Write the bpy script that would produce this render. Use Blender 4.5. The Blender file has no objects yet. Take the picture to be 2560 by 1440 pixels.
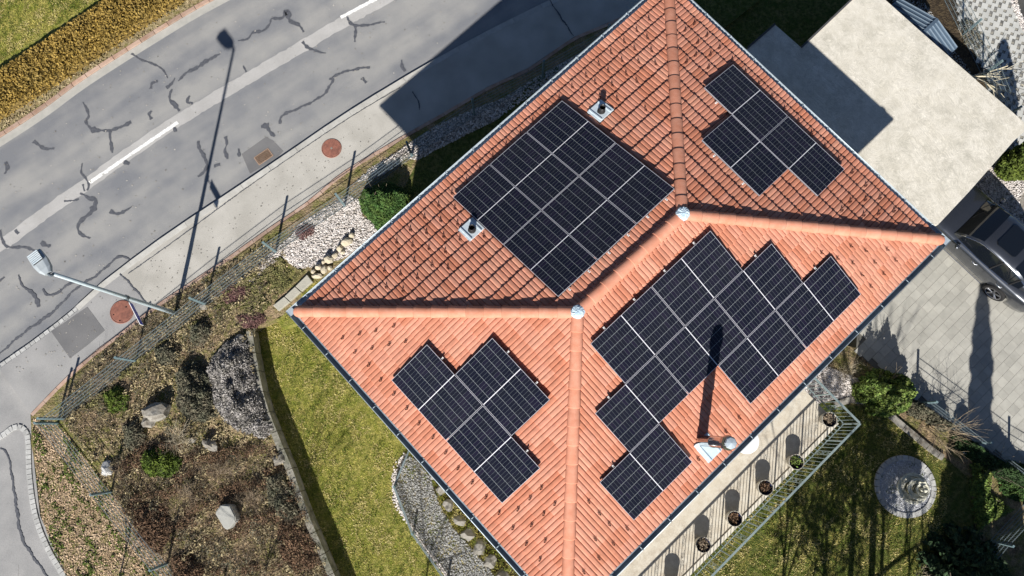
import bpy, bmesh, math, random
import numpy as np
from mathutils import Vector, Matrix

# ------------------------------------------------------------------ camera, sky, sun, exposure
SC = bpy.context.scene
COL = SC.collection
RES = (2560.0, 1440.0)
F = 1868.0; NX, NY = 1283.0, 1066.5; HC = 21.942      # focal length, nadir point, height of the drone
SX, SY = .194, 1.4286                                  # shadow of a 1 m stick
def cam_rows():
    d = np.array([NX-1280, NY-720, F]); d = d/np.linalg.norm(d)
    Zr = -d; X = np.array([1., 0, 0]); X = X-X.dot(Zr)*Zr; X /= np.linalg.norm(X)
    return np.array([X, np.cross(Zr, X), Zr])
RW = cam_rows()
def G(px, py, z=0.0):
    "point of the photograph seen at height z, in metres"
    r = RW @ np.array([px-1280, py-720, F]); t = (z-HC)/r[2]
    return (t*r[0], t*r[1])
def G3(px, py, z=0.0):
    a = G(px, py, z); return Vector((a[0], a[1], z))
cd = bpy.data.cameras.new('camera'); cam = bpy.data.objects.new('camera', cd); COL.objects.link(cam)
m = Matrix.Identity(4)
for i in range(3):
    m[i][0] = RW[i][0]; m[i][1] = -RW[i][1]; m[i][2] = -RW[i][2]
m[0][3] = 0; m[1][3] = 0; m[2][3] = HC
cam.matrix_world = m
cd.sensor_width = 36; cd.lens = F/2560*36; cd.clip_end = 500
SC.camera = cam
W = bpy.data.worlds.new('World'); SC.world = W; W.use_nodes = True
nt = W.node_tree; bg = nt.nodes['Background']
sky = nt.nodes.new('ShaderNodeTexSky'); sky.sky_type = 'NISHITA'; sky.sun_disc = False
ELEV = math.atan(1/math.hypot(SX, SY)); AZ = math.atan2(-SX, -SY)
sky.air_density = .75; sky.dust_density = .3; sky.ozone_density = 3.5; sky.sun_elevation = ELEV; sky.sun_rotation = AZ
nt.links.new(sky.outputs[0], bg.inputs[0]); bg.inputs[1].default_value = .05
sl = bpy.data.lights.new('sun', 'SUN'); sl.energy = 5.0; sl.angle = math.radians(.55); sl.color = (1, .955, .88)
so = bpy.data.objects.new('sun', sl); COL.objects.link(so)
so.rotation_euler = Vector((SX, SY, -1)).to_track_quat('-Z', 'Y').to_euler()
SC.view_settings.view_transform = 'Standard'; SC.view_settings.look = 'None'
SC.view_settings.exposure = .6; SC.view_settings.gamma = 1
R = random.Random(7); NR = np.random.RandomState(5)

# ------------------------------------------------------------------ materials
def N(t, typ, **kw):
    n = t.nodes.new(typ)
    for k, v in kw.items(): setattr(n, k, v)
    return n
def ramp(t, stops):
    r = N(t, 'ShaderNodeValToRGB'); e = r.color_ramp.elements
    while len(e) < len(stops): e.new(.5)
    for s, (p, c) in zip(e, stops): s.position = p; s.color = (*c, 1)
    return r
def mat(name, col, rough=.8, col2=None, scale=3., detail=6., bump=0., bscale=40., metal=0., spec=.3, island=0., sm=None, lo=.35, hi=.65):
    M = bpy.data.materials.new(name); M.use_nodes = True; t = M.node_tree
    b = t.nodes['Principled BSDF']; b.inputs['Roughness'].default_value = rough
    b.inputs['Metallic'].default_value = metal; b.inputs['Specular IOR Level'].default_value = spec
    tc = N(t, 'ShaderNodeTexCoord'); out = None
    if col2 is not None:
        nz = N(t, 'ShaderNodeTexNoise'); nz.inputs['Scale'].default_value = scale; nz.inputs['Detail'].default_value = detail
        nz.inputs['Roughness'].default_value = .65
        t.links.new(tc.outputs['Object'], nz.inputs['Vector'])
        r = ramp(t, [(lo, col), (hi, col2)]); t.links.new(nz.outputs[0], r.inputs[0]); out = r.outputs[0]
    if island:
        g = N(t, 'ShaderNodeNewGeometry'); mr = N(t, 'ShaderNodeMapRange')
        mr.inputs['To Min'].default_value = 1-island; mr.inputs['To Max'].default_value = 1+island
        t.links.new(g.outputs['Random Per Island'], mr.inputs[0])
        mx = N(t, 'ShaderNodeMixRGB', blend_type='MULTIPLY'); mx.inputs[0].default_value = 1
        if out is None: mx.inputs[1].default_value = (*col, 1)
        else: t.links.new(out, mx.inputs[1])
        t.links.new(mr.outputs[0], mx.inputs[2]); out = mx.outputs[0]
    if out is None: b.inputs['Base Color'].default_value = (*col, 1)
    else: t.links.new(out, b.inputs['Base Color'])
    if bump:
        n2 = N(t, 'ShaderNodeTexNoise'); n2.inputs['Scale'].default_value = bscale; n2.inputs['Detail'].default_value = 4
        t.links.new(tc.outputs['Object'], n2.inputs['Vector'])
        bp = N(t, 'ShaderNodeBump'); bp.inputs['Strength'].default_value = 1; bp.inputs['Distance'].default_value = bump
        t.links.new(n2.outputs[0], bp.inputs['Height']); t.links.new(bp.outputs[0], b.inputs['Normal'])
    return M
def stroke_mat(name, cols, scales, **kw):
    M = ground_mat(name, cols, scales, **kw); t = M.node_tree; b = t.nodes['Principled BSDF']; src = b.inputs['Base Color'].links[0].from_socket
    tc = N(t, 'ShaderNodeTexCoord'); wv = N(t, 'ShaderNodeTexNoise'); wv.inputs['Scale'].default_value = .8; t.links.new(tc.outputs['Object'], wv.inputs['Vector'])
    mp = N(t, 'ShaderNodeVectorRotate'); mp.rotation_type = 'Z_AXIS'; t.links.new(tc.outputs['Object'], mp.inputs['Vector'])
    mm_ = N(t, 'ShaderNodeMath', operation='MULTIPLY'); t.links.new(wv.outputs[0], mm_.inputs[0]); mm_.inputs[1].default_value = 2.2; t.links.new(mm_.outputs[0], mp.inputs['Angle'])
    sc_ = N(t, 'ShaderNodeMapping'); sc_.inputs['Scale'].default_value = (3, 26, 1); t.links.new(mp.outputs[0], sc_.inputs[0])
    nz = N(t, 'ShaderNodeTexNoise'); nz.inputs['Scale'].default_value = 1; nz.inputs['Detail'].default_value = 4; t.links.new(sc_.outputs[0], nz.inputs['Vector'])
    mr = N(t, 'ShaderNodeMapRange'); mr.inputs['From Min'].default_value = .3; mr.inputs['From Max'].default_value = .7; mr.inputs['To Min'].default_value = .78; mr.inputs['To Max'].default_value = 1.1; t.links.new(nz.outputs[0], mr.inputs[0])
    mx = N(t, 'ShaderNodeMixRGB', blend_type='MULTIPLY'); mx.inputs[0].default_value = 1; t.links.new(src, mx.inputs[1]); t.links.new(mr.outputs[0], mx.inputs[2]); t.links.new(mx.outputs[0], b.inputs['Base Color']); return M
def ground_mat(name, cols, scales, rough=.95, bump=.01, bscale=30., fine=.0, fscale=120.):
    "three-scale mottled ground; cols: list of colours, mixed by noises"
    M = bpy.data.materials.new(name); M.use_nodes = True; t = M.node_tree
    b = t.nodes['Principled BSDF']; b.inputs['Roughness'].default_value = rough; b.inputs['Specular IOR Level'].default_value = .15
    tc = N(t, 'ShaderNodeTexCoord'); out = None
    for i, (c, s) in enumerate(zip(cols[1:], scales)):
        nz = N(t, 'ShaderNodeTexNoise'); nz.inputs['Scale'].default_value = s; nz.inputs['Detail'].default_value = 8; nz.inputs['Roughness'].default_value = .7
        mp = N(t, 'ShaderNodeMapping'); mp.inputs['Location'].default_value = (i*17.3, i*5.1, i*2)
        t.links.new(tc.outputs['Object'], mp.inputs[0]); t.links.new(mp.outputs[0], nz.inputs['Vector'])
        r = ramp(t, [(.42, (0, 0, 0)), (.62, (1, 1, 1))]); t.links.new(nz.outputs[0], r.inputs[0])
        mx = N(t, 'ShaderNodeMixRGB'); t.links.new(r.outputs[0], mx.inputs[0])
        if out is None: mx.inputs[1].default_value = (*cols[0], 1)
        else: t.links.new(out, mx.inputs[1])
        mx.inputs[2].default_value = (*c, 1); out = mx.outputs[0]
    if fine:
        nz = N(t, 'ShaderNodeTexNoise'); nz.inputs['Scale'].default_value = fscale; nz.inputs['Detail'].default_value = 2
        t.links.new(tc.outputs['Object'], nz.inputs['Vector'])
        mr = N(t, 'ShaderNodeMapRange'); mr.inputs['From Min'].default_value = .3; mr.inputs['From Max'].default_value = .7
        mr.inputs['To Min'].default_value = 1-fine; mr.inputs['To Max'].default_value = 1+fine
        t.links.new(nz.outputs[0], mr.inputs[0])
        mx = N(t, 'ShaderNodeMixRGB', blend_type='MULTIPLY'); mx.inputs[0].default_value = 1
        t.links.new(out, mx.inputs[1]); t.links.new(mr.outputs[0], mx.inputs[2]); out = mx.outputs[0]
    t.links.new(out, b.inputs['Base Color'])
    n2 = N(t, 'ShaderNodeTexNoise'); n2.inputs['Scale'].default_value = bscale; n2.inputs['Detail'].default_value = 5
    t.links.new(tc.outputs['Object'], n2.inputs['Vector'])
    bp = N(t, 'ShaderNodeBump'); bp.inputs['Distance'].default_value = bump; bp.inputs['Strength'].default_value = 1
    t.links.new(n2.outputs[0], bp.inputs['Height']); t.links.new(bp.outputs[0], b.inputs['Normal'])
    return M

# ------------------------------------------------------------------ object helpers
def tag(o, label=None, cat=None, group=None, kind=None):
    if label: o['label'] = label
    if cat: o['category'] = cat
    if group: o['group'] = group
    if kind: o['kind'] = kind
    return o
def empty(name, loc=(0, 0, 0), rz=0.):
    o = bpy.data.objects.new(name, None); o.empty_display_size = .2
    COL.objects.link(o); o.location = loc; o.rotation_euler = (0, 0, rz); return o
class MB:
    def __init__(s): s.v = []; s.f = []; s.m = []
    def add(s, vs, fs, mi=0):
        k = len(s.v); s.v.extend([tuple(map(float, v)) for v in vs]); s.f.extend([tuple(k+i for i in f) for f in fs]); s.m.extend([mi]*len(fs)); return s
    def box(s, c, d, rz=0., mi=0, ax=None):
        "box centre c, full size d; ax = 3 unit axes"
        c = Vector(c)
        if ax is None:
            cr, sr = math.cos(rz), math.sin(rz); ax = (Vector((cr, sr, 0)), Vector((-sr, cr, 0)), Vector((0, 0, 1)))
        a, b, e = [Vector(x)*(q/2) for x, q in zip(ax, d)]
        vs = [c+i*a+j*b+k*e for k in (-1, 1) for j in (-1, 1) for i in (-1, 1)]
        return s.add(vs, [(0, 2, 3, 1), (4, 5, 7, 6), (0, 1, 5, 4), (2, 6, 7, 3), (0, 4, 6, 2), (1, 3, 7, 5)], mi)
    def tube(s, pts, r, n=6, mi=0, cap=True):
        pts = [Vector(p) for p in pts]; rs = r if isinstance(r, (list, tuple)) else [r]*len(pts)
        rings = []
        for i, p in enumerate(pts):
            d = (pts[min(i+1, len(pts)-1)]-pts[max(i-1, 0)])
            if d.length < 1e-9: d = Vector((0, 0, 1))
            d.normalize(); u = d.cross(Vector((0, 0, 1)) if abs(d.z) < .9 else Vector((1, 0, 0))).normalized(); w = d.cross(u)
            rings.append([p+(u*math.cos(2*math.pi*k/n)+w*math.sin(2*math.pi*k/n))*rs[i] for k in range(n)])
        vs = [v for q in rings for v in q]; fs = []
        for i in range(len(pts)-1):
            for k in range(n):
                a, b = i*n+k, i*n+(k+1) % n; fs.append((a, b, b+n, a+n))
        if cap: fs.append(tuple(range(n-1, -1, -1))); fs.append(tuple((len(pts)-1)*n+k for k in range(n)))
        return s.add(vs, fs, mi)
    def lathe(s, prof, c=(0, 0, 0), n=24, mi=0, wob=None):
        vs = []; fs = []
        for (r, z) in prof:
            for k in range(n):
                a = 2*math.pi*k/n; rr = r*(wob(a) if wob else 1); vs.append((c[0]+rr*math.cos(a), c[1]+rr*math.sin(a), c[2]+z))
        for i in range(len(prof)-1):
            for k in range(n):
                a, b = i*n+k, i*n+(k+1) % n; fs.append((a, b, b+n, a+n))
        return s.add(vs, fs, mi)
    def prism(s, poly, z0, z1, mi=0):
        n = len(poly)
        ar = sum(poly[i][0]*poly[(i+1) % n][1]-poly[(i+1) % n][0]*poly[i][1] for i in range(n))
        if ar < 0: poly = poly[::-1]
        vs = [(p[0], p[1], z1) for p in poly]+[(p[0], p[1], z0) for p in poly]
        fs = [tuple(range(n))]+[(i, n+i, n+(i+1) % n, (i+1) % n) for i in range(n)]
        return s.add(vs, fs, mi)
    def build(s, name, mats, parent=None, smooth=False, loc=None):
        me = bpy.data.meshes.new(name); me.from_pydata(s.v, [], s.f)
        if not isinstance(mats, (list, tuple)): mats = [mats]
        for q in mats: me.materials.append(q)
        if len(mats) > 1: me.polygons.foreach_set('material_index', s.m)
        if smooth: me.polygons.foreach_set('use_smooth', [True]*len(me.polygons))
        me.update(); o = bpy.data.objects.new(name, me); COL.objects.link(o)
        if parent: o.parent = parent
        if loc is not None: o.location = loc
        return o
def npmesh(name, V, Fs, mats, parent=None, smooth=False, mi=None):
    me = bpy.data.meshes.new(name); me.from_pydata(V.tolist(), [], Fs.tolist() if hasattr(Fs, 'tolist') else Fs)
    if not isinstance(mats, (list, tuple)): mats = [mats]
    for q in mats: me.materials.append(q)
    if mi is not None: me.polygons.foreach_set('material_index', mi)
    if smooth: me.polygons.foreach_set('use_smooth', [True]*len(me.polygons))
    me.update(); o = bpy.data.objects.new(name, me); COL.objects.link(o)
    if parent: o.parent = parent
    return o
def smooth(pts, k=5, closed=False):
    out = []; n = len(pts); rng = n if closed else n-1
    for i in range(rng):
        p0, p1, p2, p3 = [np.array(pts[(i+j) % n] if closed else pts[min(max(i+j, 0), n-1)], float) for j in (-1, 0, 1, 2)]
        for t in np.arange(k)/k:
            out.append(tuple(.5*((2*p1)+(-p0+p2)*t+(2*p0-5*p1+4*p2-p3)*t*t+(-p0+3*p1-3*p2+p3)*t**3)))
    if not closed: out.append(tuple(map(float, pts[-1])))
    return out
def W2(pts, z=0.): return [G(p[0], p[1], z) for p in pts]
def zone(name, pts, z, m, kind='structure', parent=None, z0=-.75, jag=0.):
    poly = W2(pts, z)
    if jag:
        q = []
        for i in range(len(poly)):
            a = np.array(poly[i]); b = np.array(poly[(i+1) % len(poly)]); L = np.linalg.norm(b-a); k = max(1, int(L/.06)) if L < 30 else 1
            for j in range(k): q.append(tuple(a+(b-a)*j/k+NR.normal(0, jag, 2)))
        poly = q
    o = MB().prism(poly, z0, z).build(name, m, parent)
    if kind and not parent: o['kind'] = kind
    return o
def inpoly(P, poly):
    x, y = P[:, 0], P[:, 1]; c = np.zeros(len(P), bool); n = len(poly)
    for i in range(n):
        x1, y1 = poly[i]; x2, y2 = poly[(i+1) % n]
        k = ((y1 > y) != (y2 > y)); xx = (x2-x1)*(y-y1)/((y2-y1) if y2 != y1 else 1e-9)+x1
        c ^= k & (x < xx)
    return c
def edged(P, poly):
    d = np.full(len(P), 1e9); n = len(poly)
    for i in range(n):
        a = np.array(poly[i]); b = np.array(poly[(i+1) % n]); ab = b-a; L = ab.dot(ab)+1e-12
        t = np.clip(((P-a)@ab)/L, 0, 1); d = np.minimum(d, np.linalg.norm(P-a-t[:, None]*ab, axis=1))
    return d
def scatter(poly, n):
    a = np.array(poly); lo, hi = a.min(0), a.max(0); out = []; c = 0
    for _ in range(200):
        P = NR.uniform(lo, hi, (n, 2)); P = P[inpoly(P, poly)]; out.append(P); c += len(P)
        if c >= n: break
    return np.concatenate(out)[:n]
def leaves(P, size, up=.5, aspect=1.6, n_sides=4, jitter=.35):
    "small flat leaf faces at points P"
    n = len(P); sz = size*NR.uniform(1-jitter, 1+jitter, n)
    nn = NR.normal(0, 1, (n, 3)); nn[:, 2] = np.abs(nn[:, 2])+up; nn /= np.linalg.norm(nn, axis=1)[:, None]
    t = np.cross(nn, NR.normal(0, 1, (n, 3))); t /= np.linalg.norm(t, axis=1)[:, None]+1e-9; b = np.cross(nn, t)
    hs = sz[:, None]/2
    if n_sides == 4:
        V = np.stack([P-t*hs*aspect, P-b*hs, P+t*hs*aspect, P+b*hs], 1).reshape(-1, 3); k = 4
    else:
        V = np.stack([P-b*hs*.5, P+b*hs*.5, P+t*hs*aspect*2], 1).reshape(-1, 3); k = 3
    return V, np.arange(n*k).reshape(n, k)
def crown(name, poly, h, n, leaf, m, parent=None, z0=0., flat=False, bumps=.18, low=.0, edge=.35, shell=.55, up=.5, aspect=1.6, ns=4):
    "leafy crown over a ground polygon; dome or clipped hedge"
    P = scatter(poly, n); d = edged(P, poly); dm = d.max(); q_ = NR.uniform(-1, 1, (5, 2)); w_ = sum(np.sin((P@q_[i])*(9+7*i)+i*2.1) for i in range(5))/5+NR.uniform(-.3, .3, n)
    kk = d > ((w_+.25)*.5*dm*.55 if not flat else -1); P, d = P[kk], d[kk]; n = len(P)
    if flat: H = h*np.clip(.8+.2*d/(edge*.6), 0, 1)
    else: H = h*np.sqrt(np.clip(d/dm, 0, 1))
    ph = NR.uniform(0, 6, 8); fx = NR.uniform(-1, 1, (8, 2))
    B = sum(np.sin((P@fx[i])*(6+3.2*i)+ph[i])/(1+.3*i) for i in range(8))/3
    H = H*(1+bumps*B); u = NR.uniform(0, 1, n)
    Z = z0+low*h+(H-low*h)*np.where(u < shell, NR.uniform(.82, 1.02, n), NR.uniform(0, 1, n)**.7)
    Z = np.maximum(Z, z0+.01)
    V, Fs = leaves(np.column_stack([P, Z]), leaf, up, aspect, ns)
    return npmesh(name, V, Fs, m, parent)
def branch(mb, p, d, L, r, depth, spread=.6, kids=3, tw=4, curve=.25):
    pts = [Vector(p)]; rs = [r]; q = Vector(p); dd = Vector(d).normalized(); k = 4
    for i in range(k):
        dd = (dd+Vector((R.gauss(0, curve), R.gauss(0, curve), R.gauss(0, curve*.5)))*.4).normalized()
        q = q+dd*L/k; pts.append(q.copy()); rs.append(r*(1-.45*(i+1)/k))
    mb.tube(pts, rs, tw, cap=False)
    if depth > 0:
        for j in range(kids):
            t = R.uniform(.3, 1); i = min(int(t*k), k-1); s = pts[i].lerp(pts[i+1], t*k-i)
            nd = (dd+Vector((R.gauss(0, spread), R.gauss(0, spread), R.gauss(0, spread*.7)))).normalized()
            branch(mb, s, nd, L*R.uniform(.5, .8), r*.5, depth-1, spread, kids, max(3, tw-1), curve)
def stone(mb, c, s, seed, flatz=.7, rot=0., sub=1, jag=.16, mi=0):
    bm = bmesh.new(); bmesh.ops.create_icosphere(bm, subdivisions=sub, radius=1); rr = random.Random(seed)
    cr, sr = math.cos(rot), math.sin(rot); vs = []
    for v in bm.verts:
        k = 1+rr.uniform(-jag, jag); x, y, z = v.co.x*s[0]*k, v.co.y*s[1]*k, v.co.z*s[2]*k*flatz
        vs.append((c[0]+x*cr-y*sr, c[1]+x*sr+y*cr, c[2]+z))
    fs = [[v.index for v in f.verts] for f in bm.faces]; bm.free(); mb.add(vs, fs, mi)
_ico = None
def pebbles(name, poly, z, n, size, m, parent=None, sm=True, sink=.2):
    global _ico
    if _ico is None:
        bm = bmesh.new(); bmesh.ops.create_icosphere(bm, subdivisions=1, radius=1)
        _ico = (np.array([v.co[:] for v in bm.verts]), np.array([[v.index for v in f.verts] for f in bm.faces])); bm.free()
    iv, jf = _ico; P = scatter(poly, n); k = len(iv)
    s = size*NR.uniform(.55, 1.3, n); S = np.column_stack([s*NR.uniform(.8, 1.5, n), s*NR.uniform(.7, 1.1, n), s*NR.uniform(.5, .8, n)])
    V = iv[None]*S[:, None]*NR.uniform(.82, 1.15, (n, k, 1))
    a = NR.uniform(0, 6.28, n); ca, sa = np.cos(a)[:, None], np.sin(a)[:, None]
    t = NR.uniform(-.5, .5, n)[:, None]; ct, st = np.cos(t), np.sin(t)
    x, y, zz = V[..., 0], V[..., 1], V[..., 2]; x, zz = x*ct-zz*st, x*st+zz*ct
    X = np.stack([x*ca-y*sa+P[:, :1], x*sa+y*ca+P[:, 1:], zz+z+s[:, None]*.4+NR.uniform(-1, 1, (n, 1))*size*sink], -1).reshape(-1, 3)
    Fs = (jf[None]+(np.arange(n)*k)[:, None, None]).reshape(-1, 3)
    o = npmesh(name, X, Fs, m, parent, smooth=sm); return o
def blades(name, poly, z, n, h, m, parent=None, lean=.5, w=.007):
    P = scatter(poly, n); n = len(P); a = NR.uniform(0, 6.28, n); hh = h*NR.uniform(.5, 1.3, n)
    L = NR.normal(0, lean, (n, 2))*hh[:, None]; d = np.column_stack([np.cos(a), np.sin(a)])*w
    B0 = np.column_stack([P-d, np.full(n, z)]); B1 = np.column_stack([P+d, np.full(n, z)]); T = np.column_stack([P+L, z+hh])
    return npmesh(name, np.stack([B0, B1, T], 1).reshape(-1, 3), np.arange(3*n).reshape(n, 3), m, parent)

# ------------------------------------------------------------------ palette
def asphalt_mat(name, a, b, track=.0, ang=0., fine=.12):
    M = bpy.data.materials.new(name); M.use_nodes = True; t = M.node_tree; P = t.nodes['Principled BSDF']
    P.inputs['Roughness'].default_value = .9; P.inputs['Specular IOR Level'].default_value = .2
    tc = N(t, 'ShaderNodeTexCoord'); rt = N(t, 'ShaderNodeVectorRotate'); rt.rotation_type = 'Z_AXIS'; rt.inputs['Angle'].default_value = -ang; t.links.new(tc.outputs['Object'], rt.inputs['Vector'])
    mp = N(t, 'ShaderNodeMapping'); mp.inputs['Scale'].default_value = (.09, 1, 1)
    t.links.new(rt.outputs[0], mp.inputs[0])
    n1 = N(t, 'ShaderNodeTexNoise'); n1.inputs['Scale'].default_value = 1.1; n1.inputs['Detail'].default_value = 3; t.links.new(mp.outputs[0], n1.inputs['Vector'])
    n2 = N(t, 'ShaderNodeTexNoise'); n2.inputs['Scale'].default_value = 1.3; n2.inputs['Detail'].default_value = 7; t.links.new(tc.outputs['Object'], n2.inputs['Vector'])
    n3 = N(t, 'ShaderNodeTexNoise'); n3.inputs['Scale'].default_value = 60; n3.inputs['Detail'].default_value = 3; t.links.new(tc.outputs['Object'], n3.inputs['Vector'])
    ad = N(t, 'ShaderNodeMath', operation='MULTIPLY_ADD'); t.links.new(n1.outputs[0], ad.inputs[0]); ad.inputs[1].default_value = track; 
    sb = N(t, 'ShaderNodeMath', operation='MULTIPLY'); t.links.new(n2.outputs[0], sb.inputs[0]); sb.inputs[1].default_value = 1-track
    t.links.new(sb.outputs[0], ad.inputs[2])
    r = ramp(t, [(.38, a), (.62, b)]); t.links.new(ad.outputs[0], r.inputs[0])
    mr = N(t, 'ShaderNodeMapRange'); mr.inputs['From Min'].default_value = .3; mr.inputs['From Max'].default_value = .7
    mr.inputs['To Min'].default_value = 1-fine; mr.inputs['To Max'].default_value = 1+fine; t.links.new(n3.outputs[0], mr.inputs[0])
    mx = N(t, 'ShaderNodeMixRGB', blend_type='MULTIPLY'); mx.inputs[0].default_value = 1
    t.links.new(r.outputs[0], mx.inputs[1]); t.links.new(mr.outputs[0], mx.inputs[2]); t.links.new(mx.outputs[0], P.inputs['Base Color'])
    bp = N(t, 'ShaderNodeBump'); bp.inputs['Distance'].default_value = .004; t.links.new(n3.outputs[0], bp.inputs['Height']); t.links.new(bp.outputs[0], P.inputs['Normal'])
    return M
_a = np.array(G(110, 530)); _b = np.array(G(900, 20)); ROADANG = math.atan2(_b[1]-_a[1], _b[0]-_a[0])
M_road = asphalt_mat('road_asphalt', (.185, .192, .208), (.31, .306, .297), .62, ROADANG, .22)
M_pave = asphalt_mat('pavement_asphalt', (.37, .355, .322), (.47, .452, .415), .3, ROADANG, .17)
M_pave2 = asphalt_mat('pavement_grey', (.27, .268, .268), (.34, .335, .33), .2, ROADANG, .14)
M_patch = asphalt_mat('patch', (.145, .145, .15), (.18, .178, .18), .1, 0, .12)
M_tar = mat('tar', (.07, .074, .088), .6, (.115, .12, .135), 18, bump=.002, bscale=60)
M_joint = asphalt_mat('joint_strip', (.38, .372, .362), (.45, .44, .43), .2, ROADANG, .16)
M_paint = mat('road_paint', (.82, .82, .8), .7, (.5, .5, .49), 16, lo=.5, hi=.72)
M_kerb = mat('kerb_stone', (.4, .39, .36), .85, (.5, .49, .46), 4, bump=.003, island=.08)
M_cob = mat('cobble', (.36, .36, .35), .85, (.48, .48, .47), 14, bump=.006, bscale=30, island=.15)
M_brick = mat('edging_brick', (.36, .23, .17), .9, (.44, .33, .27), 5, bump=.003, island=.18)
M_concgut = mat('gutter_concrete', (.36, .355, .33), .9, (.44, .43, .4), 3, bump=.003)
M_lawn = ground_mat('lawn', [(.24, .24, .045), (.16, .19, .026), (.36, .31, .11), (.11, .13, .024)], [1.6, 4.5, 11.], bump=.03, bscale=26, fine=.35, fscale=55)
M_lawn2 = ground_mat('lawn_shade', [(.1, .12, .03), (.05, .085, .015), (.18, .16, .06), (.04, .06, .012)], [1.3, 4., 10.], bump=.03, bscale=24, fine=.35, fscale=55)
M_soil = ground_mat('garden_soil', [(.25, .18, .11), (.13, .09, .055), (.37, .28, .175), (.15, .15, .045)], [1.4, 4.5, 2.3], bump=.05, bscale=18, fine=.45, fscale=45)
M_soild = ground_mat('shaded_soil', [(.05, .037, .025), (.03, .022, .016), (.08, .06, .035)], [2., 7.], bump=.05, bscale=18, fine=.4, fscale=50)  # soil copy with shade put into its colour
M_verge = ground_mat('verge', [(.26, .2, .11), (.14, .14, .04), (.34, .28, .18)], [4., 9.], bump=.02, bscale=30, fine=.35)
M_gsoil = ground_mat('gravel_base', [(.3, .28, .25), (.16, .14, .11)], [8.], bump=.02)
M_pebw = mat('white_pebble', (.68, .64, .615), .8, (.42, .375, .345), 7, island=.28)
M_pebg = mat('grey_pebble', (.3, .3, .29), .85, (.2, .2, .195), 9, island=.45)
M_litter = mat('dry_leaf', (.56, .42, .29), .85, (.36, .25, .15), 4, island=.45)
M_twig = mat('twig', (.27, .21, .15), .9, island=.5)
M_twigl = mat('pale_twig', (.46, .4, .29), .9, (.3, .26, .19), 12, island=.3)
M_grass = mat('grass_blade', (.2, .235, .028), .8, (.52, .45, .13), 3.2, lo=.38, hi=.6, island=.45)
M_grassd = mat('grass_blade_dark', (.13, .175, .022), .8, (.46, .4, .11), 2.4, lo=.38, hi=.6, island=.45)
M_hedge = mat('golden_leaf', (.33, .22, .05), .7, (.23, .16, .04), 1.6, island=.28)
M_hedgeb = mat('hedge_inner', (.2, .14, .045), .95)
M_conif = mat('conifer_leaf', (.035, .09, .022), .8, (.08, .13, .03), 3, island=.5)
M_pine = mat('pine_leaf', (.11, .15, .02), .8, (.06, .1, .015), 4, island=.5)
M_gheath = mat('grey_heather', (.33, .31, .3), .9, (.17, .16, .14), 5, island=.75)
M_ggreen = mat('grey_green', (.1, .105, .07), .9, (.15, .13, .09), 4, island=.5)
M_purple = mat('purple_heather', (.12, .06, .065), .9, (.18, .1, .085), 5, island=.5)
M_rust = mat('rust_leaf', (.19, .115, .07), .9, (.1, .062, .038), 4, island=.5)
M_bright = mat('bright_leaf', (.09, .165, .03), .7, (.17, .21, .05), 3, island=.6)
M_dark = mat('dark_leaf', (.02, .045, .014), .8, (.035, .07, .02), 3, island=.5)
M_rock = mat('rock', (.16, .14, .115), .9, (.35, .335, .3), 5, bump=.012, bscale=12)
M_rockb = mat('sandstone', (.36, .31, .22), .9, (.5, .45, .36), 4, bump=.012, bscale=12, island=.15)
M_bark = mat('bark', (.15, .12, .09), .9, (.25, .21, .16), 12, bump=.004)
M_block = mat('concrete_block', (.33, .32, .27), .9, (.42, .4, .34), 4, bump=.006, bscale=25, island=.1)
M_wall = mat('render_wall', (.62, .57, .46), .9, (.66, .61, .5), 2, bump=.002)
M_wood = mat('soffit_wood', (.3, .2, .12), .7, (.24, .16, .09), 8)
M_ridge = mat('ridge_tile', (.52, .21, .13), .78, (.6, .28, .19), 5, bump=.003, bscale=60, island=.1)
M_zinc = mat('zinc', (.33, .4, .46), .45, (.5, .57, .62), 5, metal=.35, bump=.003, bscale=30)
M_zincl = mat('zinc_bright', (.55, .64, .7), .5, (.68, .75, .8), 6, metal=.15, bump=.004, bscale=25)
M_zinc2 = mat('zinc_bead', (.4, .47, .53), .45, (.52, .59, .64), 6, metal=.3)
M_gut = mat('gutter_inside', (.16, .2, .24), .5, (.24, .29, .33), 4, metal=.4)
M_steel = mat('stainless', (.72, .7, .68), .12, metal=1.)
M_frame = mat('panel_frame', (.66, .66, .72), .35, metal=.35)
M_fside = mat('frame_side', (.16, .16, .18), .5)  # frame sides coloured dark so the gaps between panels look shaded
M_back = mat('panel_back', (.03, .03, .035), .7)
M_alu = mat('aluminium', (.75, .75, .76), .4, metal=.6)
M_clamp = mat('clamp', (.6, .6, .6), .5)
M_guard = mat('snow_guard', (.07, .022, .015), .6, metal=.2)
M_black = mat('black_pipe', (.022, .022, .024), .35)
M_conc = stroke_mat('flat_roof_concrete', [(.6, .565, .485), (.49, .465, .4), (.67, .635, .56)], [.9, 3.2], bump=.004, fine=.1, fscale=40)
M_terr = ground_mat('terrace_concrete', [(.52, .47, .385), (.42, .37, .3), (.58, .54, .46)], [1.1, 5.], bump=.003, fine=.1, fscale=40)
M_rail = mat('railing_paint', (.2, .26, .27), .45, (.27, .33, .33), 6, metal=.2)
M_fpost = mat('fence_green', (.13, .2, .22), .5, (.2, .28, .3), 8, metal=.1)
M_wire = mat('fence_wire', (.2, .25, .27), .5, metal=.2)
M_lamp = mat('galvanised', (.42, .5, .54), .5, (.5, .58, .62), 5, metal=.25)
M_lampd = mat('lamp_housing', (.36, .4, .43), .5, (.44, .48, .5), 4, metal=.1)
M_iron = mat('rusty_iron', (.33, .14, .1), .75, (.19, .085, .065), 7, bump=.002, bscale=70)
M_dark0 = mat('void', (.008, .008, .008), .9)
M_blue = mat('sign_blue', (.02, .045, .5), .35)
M_white = mat('white_paint', (.8, .8, .8), .5)
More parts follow.
